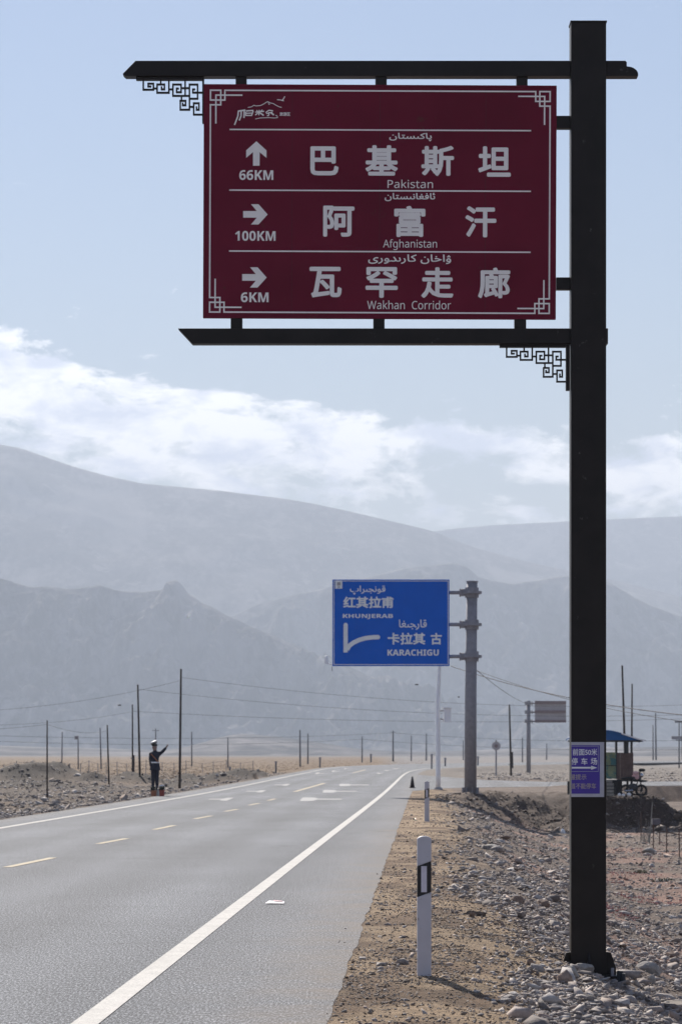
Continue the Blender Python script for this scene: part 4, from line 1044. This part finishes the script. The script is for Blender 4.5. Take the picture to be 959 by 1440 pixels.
# roof: shallow barrel sheet
mb = MB(); rows = []
pr = [(801, 1038.5), (808, 1034), (820, 1029.5), (834, 1027.2), (848, 1026.8), (860, 1028), (872, 1031), (884, 1035), (895, 1038.5), (906.5, 1041.5)]
for i, (px, py) in enumerate(pr):
    for (dy, dz) in ((-.45, 0), (.5, .03), (HD + .4, -.03)): v = hp(px, py, dy); v.z += dz; mb.v.append(v)
n_ = len(pr)
for i, (px, py) in enumerate(pr):
    for (dy, dz) in ((-.45, -.05), (.5, -.02), (HD + .4, -.08)): v = hp(px, py, dy); v.z += dz; mb.v.append(v)
for b0_, fl in ((0, 0), (n_ * 3, 1)):
    for i in range(n_ - 1):
        for k in range(2): a_ = b0_ + i * 3 + k; mb.f.append([a_, a_ + 3, a_ + 4, a_ + 1]); mb.mi.append(0)
for i in range(n_ - 1):
    for k in (0, 2): a_ = i * 3 + k; mb.f.append([a_, a_ + 3, a_ + 3 + n_ * 3, a_ + n_ * 3]); mb.mi.append(0)
for i in (0, n_ - 1):
    for k in range(2): a_ = i * 3 + k; mb.f.append([a_, a_ + 1, a_ + 1 + n_ * 3, a_ + n_ * 3]); mb.mi.append(0)
mb.mi = [1 if (f[0] % (n_ * 3)) // 3 >= 6 and f[0] < n_ * 3 and f[3] < n_ * 3 + 99 else 0 for f in mb.f]  # roof's right end coloured white to imitate sunlight on the blue sheet
mb.build('roof', [M_roofblue, M_white], ks)
fp = [(hp(px, py).x, hp(px, py + 1.2).z) for px, py in pr[::-1]] + [(hp(803, 0).x, hp(0, 1041).z), (hp(900, 0).x, hp(0, 1041.5).z)]
MB().prism(fp, dh - .40, dh - .36).build('gable_sheet', M_roofblue, ks)
MB().box((hp(853, 1042.5).x, dh + HD / 2 - .05, hp(0, 1042.5).z), (98 * KH, HD + .7, 2.4 * KH)).build('eave_board', M_kdark, ks)
for px, dy in ((817, 0), (836, 0), (866.5, 0), (880.5, 0), (888, 0), (817, HD), (852, HD), (888, HD)):
    wd = (3.0 if px != 880.5 else 5.5) * KH
    b_ = hp(px, 1118 if px in (817, 888) else 1060, dy); t_ = hp(px, 1043.7, dy)
    MB().box((b_.x, dh + dy, (t_.z + (0 if px in (817, 888) else b_.z)) / 2), (wd, wd, t_.z - (0 if px in (817, 888) else b_.z))).build('roof_post', M_kdark, ks)
MB().box((hp(841, 1077).x, dh - .03, hp(0, 1077).z), (50 * KH, .05, 37 * KH)).build('notice_panel', M_kgreen, ks)
m_ = MB(); m_.box((hp(866.6, 1077).x, dh - .06, hp(0, 1077).z), (1.2 * KH, .07, 38 * KH)).box((hp(841, 1077).x, dh - .06, hp(0, 1077).z), (50 * KH, .06, 1.0 * KH)).build('panel_frame', M_kdark, ks)
for i, px in enumerate((869.5, 874.2, 878.9, 883.6, 887.8)):
    MB().box((hp(px, 1078).x, dh - .03 - .012 * (i % 2), hp(0, 1078).z), (4.5 * KH, .04, 38 * KH)).build('plank', M_kbrown, ks)
MB().box((hp(889.6, 1078).x, dh + HD / 2, hp(0, 1078).z), (.05, HD, 38 * KH)).build('side_wall', M_kbrown, ks)
MB().box((hp(853, 1098).x, dh + HD / 2 - .05, hp(0, 1098).z), (76 * KH, HD, 2.2 * KH)).build('floor_beam', M_kdark, ks)
for px in (817, 866.5, 888): MB().box((hp(px, 1108).x, dh + .02, hp(0, 1109).z), (2.5 * KH, .07, 20 * KH)).build('leg', M_kdark, ks)
MB().box((hp(841, 1108).x, dh + HD - .1, hp(0, 1109).z), (78 * KH, .06, 19 * KH)).build('rear_skirt', M_kdark, ks)
crt = thing('crate', 'pale crate standing under the green panel of the kiosk', 'crate', (hp(857, 0).x, dh - .1, 0))
xx_, zz_ = hp(857, 0).x, 0
for j in range(4): MB().box((xx_, dh - .32, .08 + j * .13), (10 * KH, .02, .10)).build('slat', M_crate, crt)
MB().box((xx_, dh - .15, .27), (9.2 * KH, .30, .50)).build('box', M_kdark, crt)
tag(MB().box((hp(856, 0).x, dh - .15, .585), (8 * KH, .26, .10)).build('folded_sack', M_crate, None, bevel=.02), 'light folded sack on top of the crate under the kiosk', 'sack')
for i, (px, w_, h_, lb) in enumerate(((869, 5, .12, 'small pale bag left of the motorcycle under the kiosk'), (874.5, 6, .10, 'white bag lying low in front of the kiosk legs'), (882.5, 6.5, .13, 'bright white bundle by the motorcycle wheel'))):
    o = MB().sphere((hp(px, 0).x, dh - .5, h_ * .6), .5, 10, 6, (w_ * KH, .3, h_ * 1.3)).build('bag', M_white); tag(o, lb, 'bag', 'bundles in front of the kiosk')

# motorcycle beside the kiosk
mc0 = hp(893, 0)
mo = thing('motorcycle', 'dark motorcycle parked against the right side of the kiosk with a pink bundle on it', 'motorcycle', (mc0.x, dh - .4, 0))
ym = dh - .45
def wheel(px, r):
    c = Vector((hp(px, 0).x, ym, r)); mb = MB(); n = 20
    mb.v = []; 
    for i in range(n):
        a_ = 2 * math.pi * i / n
        for j in range(6):
            b_ = 2 * math.pi * j / 6; rr = r - .045 + .045 * math.cos(b_); mb.v.append(c + Vector((rr * math.cos(a_), .05 * math.sin(b_), rr * math.sin(a_))))
    for i in range(n):
        for j in range(6): mb.f.append([i * 6 + j, ((i + 1) % n) * 6 + j, ((i + 1) % n) * 6 + (j + 1) % 6, i * 6 + (j + 1) % 6]); mb.mi.append(0)
    wh = MB().tube([c + Vector((0, -.05, 0)), c + Vector((0, .05, 0))], .05, 10); 
    for k in range(6):
        a_ = k * math.pi / 3; wh.tube([c, c + Vector(((r - .06) * math.cos(a_), 0, (r - .06) * math.sin(a_)))], .008, 5)
    w_ = wh.build('wheel', M_kdark, mo); mb.build('tyre', M_tyre, w_, smooth=True)
wheel(878, .24); wheel(900, .24)
X = lambda px: hp(px, 0).x
MB().tube([(X(878), ym, .3), (X(884), ym, .45), (X(893), ym, .42), (X(897), ym, .75), (X(901), ym - .06, .28)], .035, 8).tube([(X(897), ym, .8), (X(901), ym + .06, .28)], .025, 8).build('frame', M_tyre, mo)
MB().sphere((X(889), ym, .36), .17, 12, 8, (1.1, .7, .9)).build('engine', M_kdark, mo, smooth=True)
MB().sphere((X(892), ym, .68), .15, 12, 8, (1.5, .8, .75)).build('fuel_tank', M_kdark, mo, smooth=True)
MB().sphere((X(883), ym, .70), .16, 12, 8, (2.0, .8, .4)).build('seat', M_tyre, mo, smooth=True)
MB().tube([(X(898), ym - .32, .98), (X(897), ym, .86), (X(898), ym + .32, .98)], .018, 6).build('handlebar', M_tyre, mo)
for s_ in (-.3, .3): MB().sphere((X(901), ym + s_, 1.02), .07, 8, 6, (1.4, .4, .9)).build('mirror', M_tyre, mo)
MB().sphere((X(900), ym, .82), .09, 10, 8).build('headlight', M_chrome, mo)
MB().tube([(X(876), ym - .1, .22), (X(888), ym - .12, .25)], .035, 8).build('exhaust', M_chrome, mo)
MB().sphere((X(902), ym, .60), .12, 8, 6, (1.5, .6, .35)).build('mudguard', M_kdark, mo)
o = MB().sphere((X(892), ym - .05, .90), .11, 10, 7, (1.1, .9, .8)).sphere((X(893.5), ym - .08, .76), .09, 8, 6, (1.0, .8, 1.2)).sphere((X(890), ym - .02, .80), .08, 8, 6, (1.2, .8, .8)).build('bundle', M_pink); tag(o, 'pink and white bundle piled on the motorcycle', 'bundle')

# ------------------------------------------------------------------ stakes and bars in the rubble field
def gz(px, z): pass
for i, (px, y0_, y1_, ln_, lb) in enumerate(((901.2, 1143, 1183, 0, 'thin rusty stake among dead stalks, left of the others'), (918.7, 1157, 1196, .3, 'rusty stake topped by a small grey block'), (937.4, 1163, 1201, 0, 'rusty stake just right of the bent bar'), (955.5, 1166, 1208, -.6, 'rightmost rusty stake at the edge of the rubble field'))):
    d = (CAMH + 1.2) * F / (y1_ - HOR); b = at(px, y1_, d); z_ = float(height(b.x, d))
    d2 = d
    o = MB().tube([(b.x, d, z_ - .1), at(px + ln_, y0_, d)], .016, 6).build('iron_stake', M_rust); tag(o, lb, 'stake', 'rusty stakes in the rubble field')
d = (CAMH + 1.2) * F / (1190 - HOR)
b = at(927.6, 1183, d); z_ = float(height(b.x, d))
o = MB().tube([(b.x, d, z_ - .1), at(927.6, 1171, d), at(929.5, 1169.3, d), at(941, 1171.5, d), at(960, 1175.5, d)], .018, 6).build('bent_bar', M_rust); tag(o, 'rusty bar bent over sideways between two stakes', 'bar')
o = MB().box(at(922.5, 1156, 80.5), (.24, .16, .17)).build('grey_block', M_woodgrey); tag(o, 'small grey block fixed on top of a rusty stake', 'block')
d = 86
o = MB().tube([Vector((at(913, 1175, d).x, d, float(height(at(913, 1175, d).x, d)) - .05)), at(917.5, 1129, d)], [.02, .016], 6).build('leaning_stick', M_crate); tag(o, 'pale stick leaning right beside the dead stalks', 'stick')
rr = random.Random(5); b = at(906, 1178, 87); zz = float(height(b.x, 87)); 
dw = thing('dead_weed', 'dry leafless weed standing beside the leftmost rusty stake', 'plant', (b.x, 87, zz))
mb = MB()
for i in range(16):
    x_ = b.x + rr.uniform(-.16, .16); p = Vector((x_, 87 + rr.uniform(-.1, .1), zz - .03)); q_ = p + Vector((rr.uniform(-.22, .22), 0, rr.uniform(.35, .8))); mb.tube([p, (p + q_) / 2 + Vector((rr.uniform(-.03, .03), 0, .05)), q_], [.006, .005, .002], 4)
mb.build('stalks', M_crate, dw)

# ------------------------------------------------------------------ wire fence in the left field
wf = thing('wire_fence', 'low wire fence of thin posts crossing the field beyond the rubble on the left', 'fence', (-20, 205, -.3))
fpts = []
for i, px in enumerate([-60, -25, 5, 23, 40, 56, 74, 98, 113, 125, 138, 150, 165, 178, 205, 228, 245, 262, 285, 300, 318, 338, 356]):
    d = 205 + i * 3.5; X_w = (px - 479.5) * d / F; z_ = float(height(X_w, d)); h_ = 1.15 + .15 * math.sin(i * 2.3)
    fpts.append((X_w, d, z_ + h_ - .1)); MB().tube([(X_w, d, z_ - .1), (X_w + .04 * math.sin(i), d, z_ + h_)], .03, 6).build('fence_post', M_galv, wf)
for k in range(3): MB().tube([(x, y, z - k * .35) for x, y, z in fpts], .012, 4).build('fence_wire', M_wire, wf)

# ------------------------------------------------------------------ stones
ICO_V = None
def ico():
    bm = bmesh.new(); bmesh.ops.create_icosphere(bm, subdivisions=1, radius=1.0); 
    v = np.array([x.co[:] for x in bm.verts]); f = np.array([[q.index for q in x.verts] for x in bm.faces]); bm.free(); return v, f
IV, IF = ico()                                   # 12 verts, 20 faces
def scatter(name, n, xyf, sizef, m, seed, label, sink=.3, zf=height, flat=.55, parent=None):
    rg = np.random.RandomState(seed)
    X, Y = xyf(rg, n); keep = np.ones(len(X), bool)
    s = sizef(rg, X, Y); z = zf(X, Y); n = len(X)
    jit = 1 + rg.uniform(-.55, .50, (n, len(IV), 1))
    V = IV[None] * jit
    sc = np.stack([rg.uniform(.8, 1.6, n), rg.uniform(.6, 1.1, n), rg.uniform(.25, .65, n) * flat / .55], -1)[:, None]
    V = V * sc
    a = rg.uniform(0, 6.283, n); t_ = rg.normal(0, .38, n)
    ct, st = np.cos(t_)[:, None], np.sin(t_)[:, None]
    x_, z_ = V[..., 0] * ct - V[..., 2] * st, V[..., 0] * st + V[..., 2] * ct
    ca, sa = np.cos(a)[:, None], np.sin(a)[:, None]
    x2, y2 = x_ * ca - V[..., 1] * sa, x_ * sa + V[..., 1] * ca
    V = np.stack([x2, y2, z_], -1) * s[:, None, None] / 2
    V += np.stack([X, Y, z + s * (.5 - sink) * .45], -1)[:, None]
    co = V.reshape(-1, 3).astype(np.float32); fc = (IF[None] + (np.arange(n) * len(IV))[:, None, None]).reshape(-1, 3).astype(np.int32)
    me = bpy.data.meshes.new(name); me.vertices.add(len(co)); me.vertices.foreach_set('co', co.ravel())
    me.loops.add(fc.size); me.loops.foreach_set('vertex_index', fc.ravel()); me.polygons.add(len(fc)); me.polygons.foreach_set('loop_start', np.arange(0, fc.size, 3, dtype=np.int32)); me.polygons.foreach_set('loop_total', np.full(len(fc), 3, np.int32))
    me.update(); me.materials.append(m)
    o = bpy.data.objects.new(name, me); C.objects.link(o); o.parent = parent
    return tag(o, label, None if parent else 'gravel', None, 'stuff')
def fan(x0, x1, d0, d1):
    """random ground points, denser near by: direction x0..x1 (tan), distance d0..d1"""
    def f(rg, n):
        t_ = rg.uniform(x0, x1, n); d = 1 / rg.uniform(1 / d1, 1 / d0, n); return t_ * d, d
    return f
def right_rubble(rg, n):
    X, Y = fan(.0, .15, 13, 118)(rg, n * 2); u = X - edgeR(Y)
    dens = .03 + .97 * sm((u + 1.4 * (fbm(X * .6, Y * .3, 71, 4) - .5) - .8) / 1.0)
    patch = sm((fbm(X * 1.3, Y * .7, 91, 3) - .30) * 4)
    k = (u > .03) & (rg.uniform(0, 1, len(X)) < dens * (.22 + .78 * patch)); k &= ~((Y > 109) & (X > 3.0) & (rg.uniform(0, 1, len(X)) < .9))
    return X[k], Y[k]
scatter('rubble', 74000, right_rubble, lambda rg, X, Y: np.clip(rg.lognormal(-3.75, .62, len(X)), .010, .18) * np.clip(.75 + Y / 90, .9, 2.0), M_stone, 1, 'grey broken stone rubble covering the slope right of the verge')
def verge_gravel(rg, n):
    X, Y = fan(-.02, .12, 12, 110)(rg, n * 2); u = X - edgeR(Y)
    k = (u > -.25) & (u < 3.2) & (rg.uniform(0, 1, len(X)) < np.where(u < .0, .002, np.exp(-np.abs(u - .9) / 1.1) * (.25 + 1.0 * sm((fbm(X * 1.5, Y * .8, 97, 3) - .4) * 5))))
    return X[k], Y[k]
def hv(X, Y): return np.maximum(height(X, Y), np.where(X < edgeR(Y), 0.004, -9))
scatter('gravel', 62000, verge_gravel, lambda rg, X, Y: np.clip(rg.lognormal(-4.45, .45, len(X)), .006, .045) * np.clip(.7 + Y / 60, .9, 2.4), M_pebble, 2, 'fine brown gravel strewn along the road verge', zf=hv)
def left_rubble(rg, n):
    X, Y = fan(-.16, -.02, 50, 260)(rg, n * 2); v = edgeL(Y) - X
    md = sum(np.exp(-(((X - a) ** 2 + ((Y - b) * .6) ** 2) / (r * r * 1.3))) for a, b, r, h in MOUNDS)
    k = (v > .3) & (rg.uniform(0, 1, len(X)) < np.clip(.28 + .6 * sm((fbm(X * .4, Y * .2, 95, 3) - .4) * 4) + md, 0, 1) * np.clip(1.25 - Y / 260 + md, 0, 1))
    return X[k], Y[k]
scatter('rubble', 40000, left_rubble, lambda rg, X, Y: np.clip(rg.lognormal(-2.95, .6, len(X)), .02, .35) * np.clip(.6 + Y / 200, .8, 1.6), M_stone, 3, 'grey stones and rubble along the left side of the road')
def far_right(rg, n):
    X, Y = fan(.05, .15, 112, 420)(rg, n * 2)
    k = (Y > side_far(X) + 2) & (X > edgeR(Y) + 2)
    return X[k], Y[k]
def bank_clods(rg, n):
    X = rg.uniform(3.2, 16, n * 2); Y = rg.uniform(99, 110, n * 2); k = (X > edgeR(Y) + 1.0) & ((X > 9) | (rg.uniform(0, 1, len(X)) < .35)); return X[k], Y[k]
scatter('rubble', 7000, bank_clods, lambda rg, X, Y: np.clip(rg.lognormal(-3.0, .6, len(X)), .03, .4), M_clod, 6, 'dark brown clods and stones on the bank below the kiosk platform')
scatter('rubble', 7000, far_right, lambda rg, X, Y: np.clip(rg.lognormal(-2.5, .5, len(X)), .05, .5), M_stone, 4, 'scattered stones on the flat field beyond the side road')

# larger stones one can pick out: parts of the ground, sharing a few meshes
def stone_mesh(seed, sub=2):
    rg = random.Random(seed); bm = bmesh.new(); bmesh.ops.create_icosphere(bm, subdivisions=sub, radius=.5)
    sx_, sy_, sz_ = rg.uniform(.9, 1.35), rg.uniform(.75, 1.1), rg.uniform(.42, .7)
    planes = [(Vector((rg.gauss(0, 1), rg.gauss(0, 1), rg.gauss(.2, 1))).normalized(), rg.uniform(.28, .42)) for _ in range(9)]
    for v in bm.verts:
        p = v.co.copy()
        for n_, d_ in planes:
            k_ = p.dot(n_)
            if k_ > d_: p -= n_ * (k_ - d_) * .9
        p += p.normalized() * mnoise.noise(p * 3 + Vector((seed, 0, 0))) * .06
        v.co = Vector((p.x * sx_, p.y * sy_, p.z * sz_))
    me = bpy.data.meshes.new('stone'); bm.to_mesh(me); bm.free(); me.materials.append(M_stone); return me
SM = [stone_mesh(40 + i, 1) for i in range(14)]
rg = np.random.RandomState(12); cnt = 0
while cnt < 270:
    t_, d = rg.uniform(.045, .135), 1 / rg.uniform(1 / 85, 1 / 15.5); Xc, Yc = t_ * d, d
    u = Xc - float(edgeR(np.array(Yc)))
    if u < 1.0 or rg.uniform() > min(1, (u - .8) / 1.2): continue
    if abs(Xc - 2.18) < .35 and abs(Yc - 24.2) < .5: continue
    s = float(np.clip(rg.lognormal(-2.55, .42), .055, .30)) * max(1, Yc / 40)
    o = bpy.data.objects.new('stone', SM[rg.randint(14)]); C.objects.link(o); o.parent = ground
    o.location = (Xc, Yc, float(height(Xc, Yc)) + s * .08); o.scale = (s, s, s * rg.uniform(.7, 1.1)); o.rotation_euler = (rg.normal(0, .2), rg.normal(0, .2), rg.uniform(0, 6.28)); cnt += 1
def boulder(px, py, wpx, hpx, z, seed, label, mm=None, grp='loose boulders'):
    d = (CAMH - z) * F / (py - HOR); b = at(px, py, d); z_ = float(height(b.x, d)); s = wpx * d / F; h_ = hpx * d / F
    me = stone_mesh(seed, 3)
    xs = [v.co.x for v in me.vertices]; zs = [v.co.z for v in me.vertices]
    if mm: me.materials.clear(); me.materials.append(mm)
    me.polygons.foreach_set('use_smooth', np.zeros(len(me.polygons), bool))
    o = bpy.data.objects.new('boulder', me); C.objects.link(o); k1 = s / (max(xs) - min(xs)); k2 = h_ / (max(zs) - min(zs)) * 1.5
    o.location = (b.x, d + s * .3, z_ + h_ * .28); o.scale = (k1, k1, k2); tag(o, label, 'stone', grp)
M_bould = mat('pale_boulder', (.34, .31, .28), .9, 0, .2, 9, .5, 25, .3)
M_bouldb = mat('brown_boulder', (.24, .17, .13), .9, 0, .25, 9, .5, 25, .3)
boulder(822, 1379, 28, 13, -.32, 91, 'rounded pale boulder right in front of the black pole foot', M_bould)
boulder(804, 1397, 24, 14, -.33, 92, 'blocky pale boulder below left of the black pole foot', M_bould)
boulder(916, 1374, 40, 17, -.62, 93, 'largest pale boulder, lying right of the black pole near the frame edge', M_bould)
boulder(917, 1393, 13, 12, -.6, 94, 'small upright pale stone in front of the concrete slab', M_bould)
boulder(727, 1293, 22, 11, -.35, 95, 'brown rounded stone left of the black pole', M_bouldb)
boulder(763, 1298, 18, 10, -.5, 96, 'dark brown stone close to the left side of the black pole', M_bouldb)
boulder(690, 1217, 22, 7, -.5, 97, 'pale flat stone on the upper rubble slope left of the black pole', M_bould)
boulder(944, 1340, 20, 9, -.75, 98, 'dark brown stone at the right above the largest boulder', M_bouldb)
boulder(915, 1201, 22, 8, -1.2, 99, 'pale stone cluster below the rusty stakes', M_bould)
boulder(792, 1168, 7, 6, -1.1, 100, 'small bright white stone left of the black pole at the bank foot', M_capwhite)
boulder(745, 1381, 11, 9, -.25, 102, 'small brown stone between the marker post and the black pole', M_bouldb)
# concrete slab edge by the pole and small pipe stubs
xs_, ys_ = at(930, 0, 24.0).x, 23.75
sl_z = float(height(xs_, ys_)) + .0
o = MB().box((xs_ - .02, ys_, sl_z - .05), (1.0, .42, .12)).build('concrete_slab', M_slab, None, bevel=.02); tag(o, 'low pale concrete slab in the rubble right of the black pole', 'slab')
pb_ = at(871, 1378, 23.95); z_ = float(height(pb_.x, 23.95))
cl = thing('pipe_stub', 'short dark pipe stubs sticking up right beside the pole foot', 'pipe', (pb_.x, 23.95, z_))
MB().tube([(pb_.x, 23.95, z_ - .05), at(872, 1366, 23.95)], .028, 8).build('pipe', M_kdark, cl)
MB().tube([(pb_.x + .035, 23.9, z_ - .05), at(876, 1370, 23.9)], .022, 8).build('pipe', M_kdark, cl)

# ------------------------------------------------------------------ sparse ground plants
def tufts(name, n, xyf, m, seed, label, hmin, hmax, nb=7, spread=.06):
    rg = np.random.RandomState(seed); X, Y = xyf(rg, n); z = height(X, Y); vs = []; fs = []
    for x, y, zz in zip(X, Y, z):
        for j in range(nb):
            a_ = rg.uniform(0, 6.28); L = rg.uniform(hmin, hmax); r_ = spread * rg.uniform(.2, 1); w_ = L * .16
            dx, dy = math.cos(a_), math.sin(a_); k = len(vs)
            vs += [(x + dx * r_ * .3 - dy * w_, y + dy * r_ * .3 + dx * w_, zz + .01), (x + dx * r_ * .3 + dy * w_, y + dy * r_ * .3 - dx * w_, zz + .01), (x + dx * (r_ + L * .6), y + dy * (r_ + L * .6), zz + L)]; fs.append((k, k + 1, k + 2))
    me = bpy.data.meshes.new(name); me.from_pydata(vs, [], fs); me.materials.append(m)
    o = bpy.data.objects.new(name, me); C.objects.link(o); return tag(o, label, 'ground plants', None, 'stuff')
M_redweed = mat('red_saltweed', (.36, .10, .10), .9, 0, .35, 6)
M_drygrass = mat('dry_grass', (.30, .20, .115), .9, 0, .25, .2)
def redz(rg, n):
    X, Y = fan(.085, .14, 24, 90)(rg, n * 3); u = X - edgeR(Y); k = (u > 1.8) & (fbm(X * .7, Y * .25, 133, 3) > .56); return X[k], Y[k]
tufts('saltweed', 2600, redz, M_redweed, 21, 'low pinkish red weeds dotting the rubble field', .015, .05, 7, .05)
def gf(rg, n):
    X, Y = fan(-.17, .03, 200, 1100)(rg, n); v = edgeL(Y) - X; k = v > 3; return X[k], Y[k]
tufts('dry_grass', 9000, gf, M_drygrass, 22, 'dry golden grass covering the plain left of the road', .06, .18, 6, .5)
for px, py, s, lb in ((900, 1217, .16, 'yellow green low plant in the rubble field'), (931, 1228, .2, 'dark green low plant right in the rubble field')):
    d = (CAMH + 1.0) * F / (py - HOR); b = at(px, py, d); z_ = float(height(b.x, d)); mb = MB(); rr = random.Random(px)
    for i in range(70):
        a_ = rr.random() * 6.28; r_ = s * rr.random(); c = Vector((b.x + r_ * math.cos(a_) * 1.3, d + r_ * math.sin(a_), z_ + rr.random() * .09)); v1 = Vector((rr.random() - .5, rr.random() - .5, rr.random() - .2)).normalized() * .03; v2 = v1.cross(Vector((rr.random(), rr.random(), 1))).normalized() * .015
        mb.add([c - v1, c - v2, c + v1, c + v2], [(0, 1, 2, 3)])
    tag(mb.build('low_plant', M_sage), lb, 'plant', 'green plants in the rubble')

# ------------------------------------------------------------------ haze
hz = MB().box((0, 1500, 497), (34000, 35000, 1016)).build('haze', MATS['concrete'])
hz.data.materials.clear(); hm = bpy.data.materials.new('thin_dusty_air'); hm.use_nodes = True; t = NT(hm.node_tree)
pv = t.n('ShaderNodeVolumePrincipled'); pv.inputs['Color'].default_value = (.74, .84, 1.0, 1); pv.inputs['Density'].default_value = 1.6e-4; pv.inputs['Anisotropy'].default_value = 0.1
o_ = t.n('ShaderNodeOutputMaterial'); t.l(pv.outputs[0], o_.inputs['Volume']); hz.data.materials.append(hm); hz['kind'] = 'stuff'
